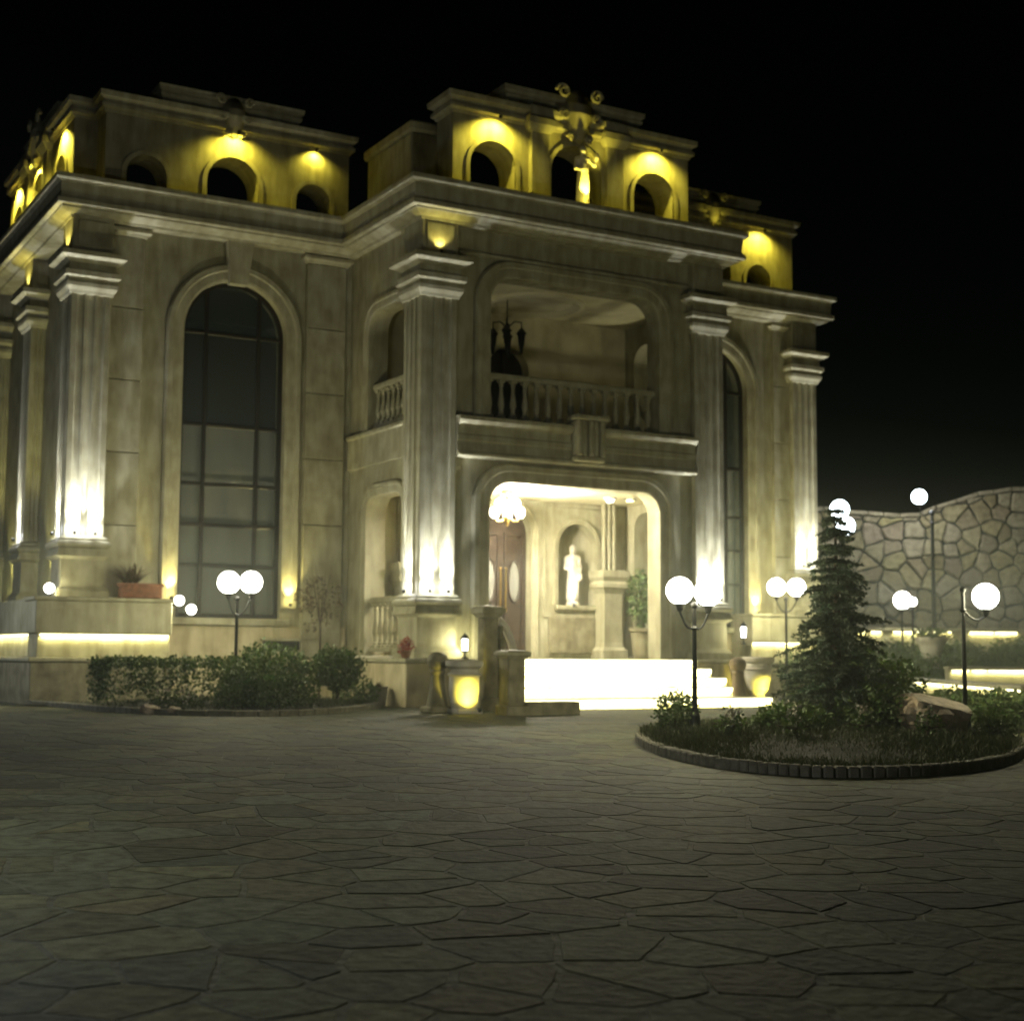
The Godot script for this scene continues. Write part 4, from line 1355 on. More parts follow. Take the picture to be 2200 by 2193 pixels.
func newel() -> void:
	var o := thing("newel_post", "stone newel with scrolled wing standing left of the entrance steps", "newel", Vector3(-0.35, 0, 4.45))
	var m := MB.new()
	m.box(-0.22, 0.22, -0.06, 0.16, -0.22, 0.22, 0.02)
	m.box(-0.17, 0.17, 0.15, 0.98, -0.17, 0.17, 0.02)
	put("shaft", m, M.stone_base, o)
	m = MB.new()
	ring(m, -0.17, 0.17, -0.17, 0.17, [Vector2(-0.1, 0.97), Vector2(0.02, 0.97), Vector2(0.04, 1.0), Vector2(0.07, 1.02), Vector2(0.07, 1.07), Vector2(0.02, 1.1), Vector2(-0.1, 1.12)])
	m.quad(Vector3(-0.1, 1.115, -0.1), Vector3(0.1, 1.115, -0.1), Vector3(0.1, 1.115, 0.1), Vector3(-0.1, 1.115, 0.1))
	put("cap", m, M.stone_smooth, o)
	m = MB.new()
	m.box(0.2, 1.28, -0.03, 0.22, -0.2, 0.2, 0.02)
	put("low_plinth", m, M.stone_base, o)

func scroll_pedestal() -> void:
	var o := thing("scroll_pedestal", "tall stone pedestal with a sloping scroll, left of the porch opening", "pedestal", Vector3(0.02, 0, 2.9))
	var m := MB.new()
	m.box(-0.24, 0.24, -0.03, 0.25, -0.22, 0.22, 0.03)
	m.box(-0.15, 0.15, 0.24, 1.72, -0.14, 0.14, 0.03)
	put("shaft", m, M.stone_base, o)
	m = MB.new()
	ring(m, -0.15, 0.15, -0.14, 0.14, [Vector2(-0.12, 1.71), Vector2(0.02, 1.71), Vector2(0.05, 1.76), Vector2(0.09, 1.79), Vector2(0.09, 1.87), Vector2(0.03, 1.91), Vector2(-0.12, 1.93)])
	put("cap", m, M.stone_smooth, o)
	m = MB.new()
	var pts := []
	for i in 14:
		var t := i / 13.0
		pts.append(Vector3(0.22 + 0.42 * t, 1.66 - 0.75 * t * t - 0.12 * t, 0.0))
	for i in 16:
		var a := -0.6 + i * 0.42
		pts.append(Vector3(0.60 + 0.10 * (1.0 - i / 18.0) * cos(a), 0.78 + 0.10 * (1.0 - i / 18.0) * sin(-a), 0.0))
	m.tube(pts, [0.075], 9)
	put("scroll", m, M.white_stone, o)
	m = MB.new()
	for i in 6:
		m.box(0.2, 0.26 + i * 0.055, 0.24 + (5 - i) * 0.22, 0.24 + (6 - i) * 0.22, -0.12, 0.12, 0.01)
	put("wing", m, M.stone_base, o)

# ------------------------------------------------------------------ walls and terraces on the right
func along(at: Vector3, u: float, y: float, d := 0.0) -> Vector3:      # d comes out towards the drive
	return at + RIGHT * u + Vector3.UP * y - AWAY * d

func rubble_wall() -> void:
	var at := Vector3(20.4, 1.9, -11.5)
	var o := thing("rubble_wall", "high retaining wall of large irregular stones with an undulating top", "stone wall", at)
	var tops := [[-0.6, 4.05], [0.3, 4.15], [1.6, 4.0], [3.0, 3.92], [3.6, 3.95], [4.6, 4.35], [5.6, 4.68], [7.0, 4.86], [9.0, 4.8], [12.5, 4.9]]
	var top := func(u: float) -> float:
		for i in tops.size() - 1:
			if u <= tops[i + 1][0]:
				var t := clampf((u - tops[i][0]) / (tops[i + 1][0] - tops[i][0]), 0.0, 1.0)
				return lerpf(tops[i][1], tops[i + 1][1], t * t * (3.0 - 2.0 * t))
		return 4.9
	var bk := MB.new()
	var n := 60
	for i in n:
		var a := -0.6 + 13.1 * i / n; var b := -0.6 + 13.1 * (i + 1) / n
		var ta: float = top.call(a); var tb: float = top.call(b)
		for d in [0.0, -0.5]:
			bk.quad(along(Vector3.ZERO, a, 0, d), along(Vector3.ZERO, a, ta - 0.06, d), along(Vector3.ZERO, b, tb - 0.06, d), along(Vector3.ZERO, b, 0, d))
		bk.quad(along(Vector3.ZERO, a, ta - 0.06, 0), along(Vector3.ZERO, a, ta - 0.06, -0.5), along(Vector3.ZERO, b, tb - 0.06, -0.5), along(Vector3.ZERO, b, tb - 0.06, 0))
	put("mortar", bk, M.mortar, o)
	rng.seed = 31
	var pts := PackedVector2Array()
	var index := {}
	var step := 0.66
	for gx in range(-1, 20):
		for gy in range(0, 9):
			index[Vector2i(gx, gy)] = pts.size()
			pts.append(Vector2(gx * step, gy * step * 0.86) + Vector2(rng.randf_range(-0.4, 0.4), rng.randf_range(-0.36, 0.36)) * step)
	var made := 0
	for key: Vector2i in index:
		var i: int = index[key]
		var q := pts[i]
		var near := []
		for dx in range(-2, 3):
			for dy in range(-2, 3):
				if index.has(key + Vector2i(dx, dy)): near.append(index[key + Vector2i(dx, dy)])
		var poly := cell_of(i, pts, near, 1.2)
		var clip := PackedVector2Array([Vector2(-0.6, 0.0), Vector2(12.4, 0.0)])
		for s in 60:
			var u := 12.4 - 13.0 * s / 59.0
			clip.append(Vector2(u, top.call(u) - 0.1))
		var cut := Geometry2D.intersect_polygons(poly, clip)
		if cut.is_empty(): continue
		poly = inset(cut[0], rng.randf_range(0.008, 0.02))
		if poly.size() < 3: continue
		var mb := MB.new()
		var t := rng.randf_range(0.62, 1.2)
		mb.col = Color(t, t * rng.randf_range(0.92, 1.02), t * rng.randf_range(0.72, 1.0))
		var lay := func(p: Vector2, h: float) -> Vector3: return along(Vector3.ZERO, p.x, p.y, h)
		stone_slab(mb, ragged(poly, 0.04), lay, rng.randf_range(0.06, 0.15), 0.18, 0.05, Vector2(rng.randf_range(-0.12, 0.12), rng.randf_range(-0.12, 0.12)))
		put("stone", mb, M.rubble, o)
	var u := -0.5
	while u < 12.2:
		var w := rng.randf_range(0.5, 0.95)
		var m := MB.new()
		var y0: float = top.call(u); var y1: float = top.call(u + w)
		var c := along(Vector3.ZERO, u + w / 2.0, (y0 + y1) / 2.0 - 0.02, -0.2)
		var x := (RIGHT * w + Vector3.UP * (y1 - y0)).normalized()
		m.obox(Transform3D(Basis(x, x.cross(AWAY).normalized() * -1.0, AWAY), c), Vector3(w - 0.02, 0.13, 0.75), 0.03)
		m.col = Color(0.9, 0.88, 0.8)
		put("coping_stone", m, M.rubble, o)
		u += w

func garden_wall(label: String, at: Vector3, d: Vector3, length: float, h: float, segs: Array, e: float) -> void:
	# a low wall with a light under its coping; segs are [from, to] along it
	var o := thing("garden_wall", label, "garden wall", at)
	var x := d.normalized()
	var out := x.cross(Vector3.UP)
	var B := Basis(x, Vector3.UP, out)
	var m := MB.new()
	m.obox(Transform3D(B, x * length / 2 + Vector3.UP * (h - 0.09) / 2), Vector3(length, h - 0.09 + 0.02, 0.3), 0.015)
	put("body", m, M.stone_smooth, o)
	m = MB.new()
	m.obox(Transform3D(B, x * length / 2 + Vector3.UP * (h - 0.04) + out * 0.03), Vector3(length + 0.05, 0.09, 0.44), 0.02)
	put("coping", m, M.stone_smooth, o)
	for s in segs:
		var l: float = s[1] - s[0]
		var c: Vector3 = x * ((s[0] + s[1]) / 2.0) + Vector3.UP * (h - 0.105) + out * 0.165
		m = MB.new()
		m.obox(Transform3D(B, c), Vector3(l, 0.03, 0.02), 0.003)
		put("light_strip", m, M.strip_glow, o)
		bar(o, c + Vector3.DOWN * 0.02 + out * 0.012, x, Vector3.DOWN + out * 0.25, l, 0.03, e * l / 3.0, LED)

# ------------------------------------------------------------------ the scene
func _ready() -> void:
	var cam := Camera3D.new()
	cam.name = "camera"
	add_child(cam)
	cam.transform = Transform3D(Basis(Vector3(0.86803, 0.00616, 0.49648), Vector3(-0.05344, 0.99528, 0.08108), Vector3(-0.49364, -0.09691, 0.86426)).orthonormalized(), Vector3(-13.23, 1.02, 26.96))
	cam.current = true
	var lens_look := CameraAttributesPhysical.new()      # a phone's lens held close: everything a little soft
	lens_look.frustum_focal_length = 34.99
	lens_look.frustum_focus_distance = 12.0
	lens_look.exposure_aperture = 1.2
	lens_look.frustum_far = 900.0
	cam.attributes = lens_look
	cam.fov = 37.857
	cam.far = 900.0
	var env := Environment.new()
	var sky := Sky.new()
	var sm := ProceduralSkyMaterial.new()
	sm.sky_energy_multiplier = 1.0
	sm.sky_top_color = lin(0.00005, 0.00008, 0.00006)
	sm.sky_horizon_color = lin(0.0009, 0.0017, 0.0012)
	sm.sky_curve = 0.12
	sm.ground_bottom_color = lin(0.0004, 0.0004, 0.0003)
	sm.ground_horizon_color = lin(0.0012, 0.0016, 0.0012)
	sm.sun_angle_max = 0.0
	sky.sky_material = sm
	env.background_mode = Environment.BG_SKY
	env.sky = sky
	env.tonemap_mode = Environment.TONE_MAPPER_LINEAR
	env.tonemap_exposure = 1.85
	env.sdfgi_enabled = true
	env.ssao_enabled = true
	env.ssil_enabled = true
	env.volumetric_fog_enabled = true      # the air itself stays clear; fog boxes stand in for lamp glare
	env.volumetric_fog_density = 0.0
	var we := WorldEnvironment.new()
	we.name = "environment"
	we.environment = env
	add_child(we)
	materials()
	# the setting
	island = smooth_line([Vector2(-0.55, 9.0), Vector2(-1.31, 9.75), Vector2(-2.05, 10.96), Vector2(-2.64, 12.4), Vector2(-2.83, 13.75), Vector2(-2.42, 14.72), Vector2(-1.16, 14.97), Vector2(0.4, 14.5), Vector2(2.0, 13.45), Vector2(3.4, 12.2), Vector2(4.3, 10.7), Vector2(4.2, 9.1), Vector2(2.6, 8.0), Vector2(0.8, 8.0)], true, 3)
	make_ground()
	kerb_ring("island_kerb", island, true, 0.15, 0.12)
	kerb_ring("bed_kerb", bed_line, false, 0.16, 0.10)
	soil_patch("island_soil", island, 0.22)
	soil_patch("bed_soil", bed_line, 0.10)
	var bank := MB.new()
	for i in 24:
		for j in 10:
			var P := func(a: int, b: int) -> Vector3:
				var u := a * 1.3 - 6.0; var d := b * 0.62
				return along(Vector3(17.3, 0.0, -6.3), u, lerpf(1.15, 0.06, clampf(d / 5.6, 0, 1)) + 0.06 * sin(a * 2.1 + b), d - 0.3)
			bank.quad(P.call(i, j), P.call(i + 1, j), P.call(i + 1, j + 1), P.call(i, j + 1))
	struct("bank", bank, M.soil)
	var upper := MB.new()
	upper.obox(Transform3D(Basis(RIGHT, Vector3.UP, -AWAY), along(Vector3(17.3, 0, -6.3), 9.0, 0.9, -3.4)), Vector3(36, 1.85, 6.6), 0.02)
	struct("upper_terrace", upper, M.kerb)
	for b in [[3.2, 0.011], [5.2, 0.0007]]:
		var glare_mist := FogVolume.new()  # added to imitate the lens glare round the lamps
		glare_mist.name = numbered("glare_mist")
		glare_mist.shape = RenderingServer.FOG_VOLUME_SHAPE_BOX
		glare_mist.size = Vector3(46, b[0] + 1.0, 36)
		var fm := FogMaterial.new()
		fm.density = b[1]
		fm.albedo = Color(0.92, 0.96, 0.92)
		glare_mist.material = fm
		add_child(glare_mist, true)
		glare_mist.position = Vector3(9, (b[0] - 1.0) / 2.0, -1.0)
		glare_mist.set_meta("kind", "stuff")
	# the building
	make_villa()
	make_stairs()
	rubble_wall()
	villa_lights()
	garden()
	porch_things()

func villa_lights() -> void:
	var grp := "white spotlights washing the fluted piers"
	var names := ["left porch pier", "right porch pier", "left corner pier", "right corner pier"]
	var k := 0
	for p in [[0.0, 0.83, 0.0, 2.27], [6.93, 7.76, 0.0, 2.27], [-6.25, -5.42, -3.57, 3.40], [12.87, 13.70, -3.57, 3.40]]:
		for s in [0.25, 0.75]:
			fixture("white spotlight at the %s front edge of the %s" % ["left" if s < 0.5 else "right", names[k]], grp, Vector3(lerpf(p[0], p[1], s), p[3] + 0.05, p[2] + 0.12), Vector3(0, 1, -0.13), 8.0, WHITE, 16.0, false, 0.2)
		k += 1
	for p in [[0.0, -0.42, 2.27, "left porch pier"], [-6.25, -4.0, 3.40, "left corner pier"], [-6.25, -7.85, 3.52, "pier on the villa's left side"]]:
		fixture("white spotlight at the side face of the %s" % p[3], grp, Vector3(p[0] - 0.12, p[2] + 0.05, p[1]), Vector3(0.13, 1, 0), 9.0, WHITE, 16.0, false, 0.2)
	var jg := "warm spotlights at the window jambs"
	fixture("warm spotlight at the left jamb of the left wing's window", jg, Vector3(-3.95, 2.19, -3.65), Vector3(0, 1, -0.16), 2.6, Color(1, 0.93, 0.6), 34.0, false, 0.06)
	fixture("warm spotlight at the right jamb of the left wing's window", jg, Vector3(-1.30, 2.10, -3.65), Vector3(0, 1, -0.16), 2.2, Color(1, 0.93, 0.6), 34.0, false, 0.06)
	fixture("warm spotlight at the right jamb of the right wing's window", jg, Vector3(11.70, 2.19, -3.65), Vector3(0, 1, -0.16), 2.6, Color(1, 0.93, 0.6), 34.0, false, 0.06)
	fixture("warm spotlight on the villa's left side wall, the nearer of two", jg, Vector3(-6.1, 2.2, -5.7), Vector3(0.06, 1, 0), 7.0, Color(1, 0.96, 0.6), 40.0, false, 0.25)
	fixture("warm spotlight on the villa's left side wall, the farther of two", jg, Vector3(-6.1, 2.2, -9.8), Vector3(0.06, 1, 0), 7.0, Color(1, 0.96, 0.6), 40.0, false, 0.25)
	var yg := "yellow spotlights over the parapet arches"
	var yl := [["left arch of the middle parapet", Vector3(1.77, 12.44, 0.1), 0.8], ["right arch of the middle parapet", Vector3(5.97, 12.44, 0.1), 0.8], ["middle arch of the left parapet", Vector3(-2.72, 12.44, -3.68), 0.55], ["right arch of the left parapet", Vector3(-0.82, 12.42, -3.84), 0.2], ["right arch of the right parapet", Vector3(12.07, 12.44, -3.68), 0.55]]
	for y in yl:
		fixture("yellow spotlight over the " + y[0], yg, y[1], Vector3(0, -1, -0.7), y[2] * 3.0, YELLOW, 74.0, true)
	k = 0
	for z in [-5.6, -8.0, -10.4]:
		fixture("yellow spotlight over the %s arch of the parapet on the villa's left side" % ["nearest", "middle", "farthest"][k], yg, Vector3(-6.30, 12.42, z), Vector3(0.75, -1, 0), 4.5, YELLOW, 70.0, true)
		k += 1
	fixture("yellow spotlight at the foot of the rooftop statue", "", Vector3(3.86, 10.88, 0.4), Vector3(0.0, 1.0, -0.3), 3.2, YELLOW, 36.0, true, 0.06)
	fixture("small yellow spotlight under the right parapet's crest", "", Vector3(10.52, 12.2, -3.6), Vector3(0, 1, -0.1), 0.12, YELLOW, 50.0, true)
	fixture("yellow spotlight on the capital of the left porch pier", "yellow spotlights on the capitals", Vector3(0.38, 9.32, 0.14), Vector3(0, 1, -0.08), 0.35, YELLOW.lerp(WARM, 0.35), 55.0, true)
	fixture("yellow spotlight on the capital of the left corner pier's side", "yellow spotlights on the capitals", Vector3(-6.42, 9.32, -3.95), Vector3(0.08, 1, 0), 0.5, YELLOW.lerp(WARM, 0.35), 55.0, true)
	fixture("yellow spotlight on the capital of the pier on the villa's left side", "yellow spotlights on the capitals", Vector3(-6.42, 9.32, -7.8), Vector3(0.08, 1, 0), 0.5, YELLOW.lerp(WARM, 0.35), 55.0, true)
	# floodlights at the corners and the window sill
	for f in [["round white floodlight on the left wing's stone podium", Vector3(-6.5, 2.30, -3.45), 0.5], ["round white floodlight at the foot of the right corner pier", Vector3(13.72, 2.42, -3.3), 0.5], ["white floodlight above the left end of the window sill", Vector3(-3.98, 2.10, -3.0), 0.6], ["white floodlight below the left end of the window sill, the lower of a pair", Vector3(-3.72, 1.92, -3.0), 0.6]]:
		var o := thing("flood_lamp", f[0], "floodlight", f[1], 0.0, "small white floodlights by the villa")
		var m := MB.new()
		m.lathe(Vector3(0, -0.01, -0.05), [Vector2(0, -0.13), Vector2(0.035, -0.13), Vector2(0.06, -0.12), Vector2(0.02, -0.1), Vector2(0.02, -0.02)], 10)
		if f[1].x < -5.0 or f[1].x > 5.0: m.box(-0.02, 0.02, -0.2, -0.1, -0.08, -0.02)
		else: m.box(-0.02, 0.02, -0.1, -0.06, -0.65, 0.0)
		m.obox(Transform3D(Basis.IDENTITY, Vector3(0, 0, -0.05)), Vector3(0.19, 0.17, 0.06), 0.02)
		put("housing", m, M.iron, o)
		var g := MB.new()
		g.ball(Vector3.ZERO, 0.105, 14)
		put("lamp_globe", g, M.globe_glow, o)
		omni(o, Vector3.ZERO, f[2], GLOBE, 0.05)
	# porch
	chandelier_lit()
	chandelier_dark()
	k = 0
	for x in [5.69, 6.25]:
		var o := thing("ceiling_lamp", "round ceiling light set in the porch ceiling, %s" % ["left of the two", "right of the two, dimmer"][k], "ceiling light", Vector3(x, 4.66, -1.6), 0.0, "ceiling lights in the porch")
		var m := MB.new()
		m.lathe(Vector3.ZERO, [Vector2(0.15, 0), Vector2(0.15, -0.03), Vector2(0.11, -0.05), Vector2(0.1, -0.04)], 18)
		put("trim", m, M.white_stone, o)
		var g := MB.new()
		g.lathe(Vector3.ZERO, [Vector2(0.1, -0.045), Vector2(0.07, -0.1 if k == 0 else -0.06), Vector2(0, -0.12 if k == 0 else -0.065)], 18)
		put("lamp_lens", g, M.globe_glow if k == 0 else M.strip_glow, o)
		spot(o, Vector3(0, -0.14, 0), Vector3.DOWN, [1.6, 0.7][k], WARM, 65.0)
		k += 1
	statue("white statue of a robed woman standing in the porch niche beside the door", Vector3(5.74, 2.215, -3.30), 0.82, -0.35, false)
	fixture("small warm spotlight at the feet of the niche statue", "", Vector3(5.62, 2.24, -3.05), Vector3(0.1, 1, -0.3), 0.9, WARM, 24.0)
	statue("robed statue with one arm raised, lit yellow, on the roof ledge below the crest", Vector3(3.86, 10.80, 0.08), 0.78, -0.3, true)

func porch_things() -> void:
	urn("tall pale urn glowing yellow left of the entrance steps", Vector3(-0.92, 0, 3.75), 0.92, Vector3(-0.1, 0.1, 0.75), true)
	urn("tall pale urn lit yellow behind the round island, right of the entrance steps", Vector3(7.86, 0, 1.0), 1.02, Vector3(0.0, 0.12, 0.75))
	bollard("rounded stone finial on a square plinth just left of the yellow urn", Vector3(-1.24, 0, 3.35), 0.98, M.stone_base)
	bollard("brown stone finial in front of the right end of the entrance steps", Vector3(6.72, 0, 1.75), 0.92, M.brown_stone)
	newel()
	scroll_pedestal()
	lantern("small white lantern at the right foot of the left porch pier", Vector3(0.92, PODIUM, 0.3), 0.5)
	lantern("small white lantern at the right edge of the porch podium", Vector3(8.12, PODIUM + 0.35, 0.2), 0.5)
	var pl := MB.new()
	pl.box(-0.12, 0.12, 0, 0.35, -0.12, 0.12, 0.015)
	solo("lantern_plinth", pl, M.stone_smooth, "small stone block carrying the lantern at the porch's right edge", "stone block", Vector3(8.12, PODIUM, 0.2))
	# the trough on the left podium and other pots
	var o := thing("trough_planter", "orange terracotta trough with a spiky brown plant on the left podium", "planter", Vector3(-4.72, 2.125, -3.25))
	var m := MB.new()
	m.box(-0.42, 0.42, 0.0, 0.3, -0.15, 0.15, 0.03)
	m.box(-0.45, 0.45, 0.25, 0.31, -0.175, 0.175, 0.02)
	put("trough", m, M.terracotta, o)
	var sp := MB.new()
	rng.seed = 8
	for x in [-0.32, -0.22, -0.1]:
		spiky_plant(sp, Vector3(x, 0.3, 0), 26, 0.75)
	put("spiky_leaves", sp, M.dry_leaf, o)
	o = thing("bucket", "grey bucket holding a dry plant at the foot of the porch podium", "bucket", Vector3(-0.80, 0, -0.1))
	m = MB.new()
	m.lathe(Vector3.ZERO, [Vector2(0, 0.01), Vector2(0.15, 0.01), Vector2(0.19, 0.36), Vector2(0.205, 0.37), Vector2(0.205, 0.39), Vector2(0.18, 0.39), Vector2(0.17, 0.3), Vector2(0, 0.29)], 20)
	put("pail", m, M.grey_plastic, o)
	sp = MB.new()
	spiky_plant(sp, Vector3(0, 0.3, 0), 30, 0.35)
	put("dry_stems", sp, M.dry_leaf, o)
	o = thing("flower_pot", "small dark pot of red flowers on the podium edge beside the porch pier", "flower pot", Vector3(-0.38, PODIUM, 0.25))
	m = MB.new()
	m.lathe(Vector3.ZERO, [Vector2(0, 0), Vector2(0.08, 0), Vector2(0.11, 0.14), Vector2(0.12, 0.15), Vector2(0.1, 0.15), Vector2(0, 0.13)], 16)
	put("pot", m, M.terracotta, o)
	put("flowers", foliage(240, in_ball(Vector3(0, 0.24, 0), Vector3(0.13, 0.11, 0.13)), 0.05, 0.02), M.red_petal, o).set_meta("kind", "stuff")
	# potted plant inside the porch on the right
	o = thing("potted_plant", "dark leafy plant in a pot by the right side opening of the porch", "potted plant", Vector3(6.72, PODIUM, -1.75))
	m = MB.new()
	m.lathe(Vector3.ZERO, [Vector2(0, 0), Vector2(0.2, 0), Vector2(0.24, 0.1), Vector2(0.3, 0.62), Vector2(0.34, 0.65), Vector2(0.34, 0.72), Vector2(0.27, 0.72), Vector2(0, 0.68)], 20)
	put("pot", m, M.stone_base, o)
	put("foliage", foliage(900, in_ball(Vector3(0, 1.4, 0), Vector3(0.24, 0.6, 0.24)), 0.13, 0.03), M.leaf, o)
	m = MB.new()
	m.tube([Vector3(0, 0.6, 0), Vector3(0.02, 1.1, 0), Vector3(0, 1.7, 0)], [0.03, 0.025, 0.01], 7)
	put("stem", m, M.bark, o)
	# column-like pedestals inside the porch
	for q in [[6.55, -2.95, "right"], [1.2, -2.95, "left"]]:
		o = thing("porch_column", "half-height moulded stone pedestal against the porch's %s back corner" % q[2], "pedestal", Vector3(q[0], PODIUM, q[1]), 0.0, "moulded pedestals inside the porch")
		m = MB.new()
		ring(m, -0.26, 0.26, -0.2, 0.2, [Vector2(-0.2, 0), Vector2(0.1, 0), Vector2(0.1, 0.2), Vector2(0.02, 0.28), Vector2(0.0, 0.4), Vector2(0.0, 1.55), Vector2(0.05, 1.66), Vector2(0.1, 1.7), Vector2(0.1, 1.78), Vector2(0.06, 1.85), Vector2(0.12, 1.95), Vector2(0.12, 2.1), Vector2(-0.2, 2.13)])
		put("pedestal", m, M.stone_smooth, o)
		m = MB.new()
		for x in [-0.14, 0.0, 0.14]:
			m.lathe(Vector3(x, 2.1, 0), [Vector2(0.055, 0), Vector2(0.055, 1.86)], 12)
		put("clustered_shafts", m, M.stone_smooth, o)

func garden() -> void:
	rng.seed = 19
	# lamp posts
	lamp_post("lamp post with two bright globes standing in the flower bed below the left window", Vector3(-3.72, 0.08, -0.2), 1.98, [Vector3(-0.2, 0.30, 0.08), Vector3(0.27, 0.32, 0.0)], 0.215, 1.6)
	lamp_post("two-globe lamp post on the left rim of the round island, before the right pier", Vector3(-0.88, -0.03, 10.41), 1.75, [Vector3(-0.2, 0.20, -0.06), Vector3(0.2, 0.18, 0.05)], 0.19, 1.7)
	lamp_post("lamp post with one globe on a side arm beside the pink boulder", Vector3(3.86, -0.10, 10.8), 2.15, [Vector3(0.30, -0.1, 0.17)], 0.2, 2.4)
	lamp_post("lamp post with two globes before the right wing's stepped podium", Vector3(11.1, 0.0, -1.85), 2.45, [Vector3(-0.22, 0.30, -0.1), Vector3(0.24, 0.30, 0.12)], 0.23, 2.2)
	lamp_post("left of two close garden lamp posts with one globe, before the rubble wall", Vector3(18.0, 1.1, -4.9), 1.3, [Vector3(0.02, 0.28, 0.0)], 0.26, 9.0)
	lamp_post("right of two close garden lamp posts, with a small globe, before the rubble wall", Vector3(18.27, 1.1, -4.75), 1.32, [Vector3(0.0, 0.22, 0.0)], 0.13, 1.0)
	lamp_post("tall street lamp with a single globe above the rubble wall's dip", Vector3(21.62, 1.85, -7.2), 3.75, [Vector3(-0.38, 0.5, -0.16)], 0.24, 7.0, true, 0.06)
	lamp_post("tall lamp post with two stacked cool white globes behind the conifer's tip", Vector3(19.02, 1.85, -8.5), 3.3, [Vector3(-0.08, 0.52, 0.0), Vector3(0.1, 0.0, 0.06)], 0.3, 3.5, true, 0.06)
	# out of the frame, the same posts along the near side of the drive
	lamp_post("lamp post with two globes on the near left side of the drive", Vector3(-14.0, -0.3, 16.5), 2.3, [Vector3(-0.22, 0.30, 0.0), Vector3(0.22, 0.30, 0.0)], 0.15, 3.0, true)
	lamp_post("lamp post with two globes on the near side of the drive, behind the viewer", Vector3(-11.0, -0.55, 33.0), 2.6, [Vector3(-0.22, 0.30, 0.0), Vector3(0.22, 0.30, 0.0)], 0.15, 0.5, false)
	# low walls with lights under the copings
	garden_wall("long terrace wall lit under its coping, below the rubble wall", along(Vector3(17.3, 0.6, -6.35), -2.6, 0, 0), RIGHT, 16.0, 1.28, [[2.6, 3.05], [3.2, 3.5], [3.85, 4.7], [4.76, 4.98], [5.05, 5.55], [6.1, 6.8], [6.86, 7.5]], 2.2)
	garden_wall("low lit garden wall at the right edge, the upper of two", Vector3(16.1, 0.0, -1.4), RIGHT, 7.0, 0.80, [[0.1, 0.55], [0.62, 1.0], [1.05, 3.5]], 2.2)
	garden_wall("low lit garden wall running towards the drive at the right edge, the lower of two", Vector3(14.0, 0.0, -0.36), Vector3(-0.535, 0, 0.845).normalized(), 9.6, 0.52, [[0.1, 1.9], [1.95, 4.2], [4.3, 6.4], [6.5, 9.3]], 1.6)
	lamp_post("lamp post with two globes beside the villa's left side wall", Vector3(-9.6, 0.0, -4.0), 2.3, [Vector3(-0.22, 0.30, 0.0), Vector3(0.22, 0.30, 0.0)], 0.15, 1.1, true)
	# the bed on the left
	shrub("box_hedge", "long clipped green hedge at the left end of the flower bed", "hedge", Vector3(-5.25, 0.08, 0.45), in_box(Vector3(0, 0.48, 0), Vector3(2.5, 0.62, 0.9), -0.12), 5200, 0.07, 0.024, M.leaf, 0.4)
	shrub("round_bush", "tall dark rounded bush behind the lamp post in the flower bed", "bush", Vector3(-3.25, 0.08, 0.3), in_ball(Vector3(0, 0.55, 0), Vector3(0.75, 0.55, 0.6)), 4200, 0.075, 0.026, M.leaf, 0.4)
	shrub("clipped_shrub", "low square clipped shrub at the front of the flower bed", "shrub", Vector3(-3.75, 0.06, 2.2), in_box(Vector3(0, 0.27, 0), Vector3(1.1, 0.46, 0.7), 0.3), 2600, 0.06, 0.022, M.leaf, 0.25)
	shrub("topiary_ball", "ball-shaped shrub on a bare stem at the right end of the flower bed", "topiary", Vector3(-2.05, 0.06, 0.75), in_ball(Vector3(0, 0.68, 0), Vector3(0.5, 0.36, 0.45)), 3400, 0.065, 0.024, M.leaf, 0.6, "", 0.035)
	shrub("low_shrub", "small loose shrub in front of the grey bucket", "shrub", Vector3(-1.35, 0.04, 0.05), in_ball(Vector3(0, 0.22, 0), Vector3(0.42, 0.26, 0.35)), 1300, 0.06, 0.02, M.leaf, 0.2)
	var speckled := shrub("flowering_shrub", "pale speckled flowering plant between the hedge and the lamp post", "flowering plant", Vector3(-4.45, 0.06, 2.0), in_ball(Vector3(0, 0.22, 0), Vector3(0.4, 0.24, 0.35)), 1400, 0.05, 0.02, M.leaf, 0.2)
	put("flowers", foliage(110, in_ball(Vector3(0, 0.25, 0), Vector3(0.40, 0.25, 0.36)), 0.035, 0.016), M.petal, speckled).set_meta("kind", "stuff")
	var pink := shrub("flowering_plant", "low plant with pinkish flowers at the foot of the long hedge", "flowering plant", Vector3(-5.35, 0.08, 1.6), in_ball(Vector3(0, 0.12, 0), Vector3(0.5, 0.13, 0.2)), 500, 0.05, 0.02, M.leaf, 0.15)
	put("flowers", foliage(130, in_ball(Vector3(0, 0.18, 0), Vector3(0.5, 0.13, 0.2)), 0.05, 0.024), M.petal, pink).set_meta("kind", "stuff")
	shrub("young_tree", "thin young tree with a sparse crown against the wing wall by the porch", "young tree", Vector3(-0.78, 0.05, -3.2), in_ball(Vector3(0, 2.1, 0), Vector3(0.45, 0.6, 0.4)), 420, 0.08, 0.02, M.dry_leaf, 2.6, "", 0.025)
	for p in [[-6.05, 2.25, 0.12, "round pale stone at the left tip of the flower bed"], [-5.75, 2.65, 0.09, "flat pale stone on the bed's kerb, second from the left tip"]]:
		var st := MB.new()
		boulder(st, Vector3(p[2] * 1.3, p[2], p[2]), int(p[0] * -100))
		solo("edge_stone", st, M.boulder, p[3], "stone", Vector3(p[0], 0.08, p[1]), "stones at the tip of the flower bed")
	# the round island
	conifer("slender dark conifer rising from the middle of the round island", Vector3(1.25, 0.05, 10.9), 3.15, 0.92)
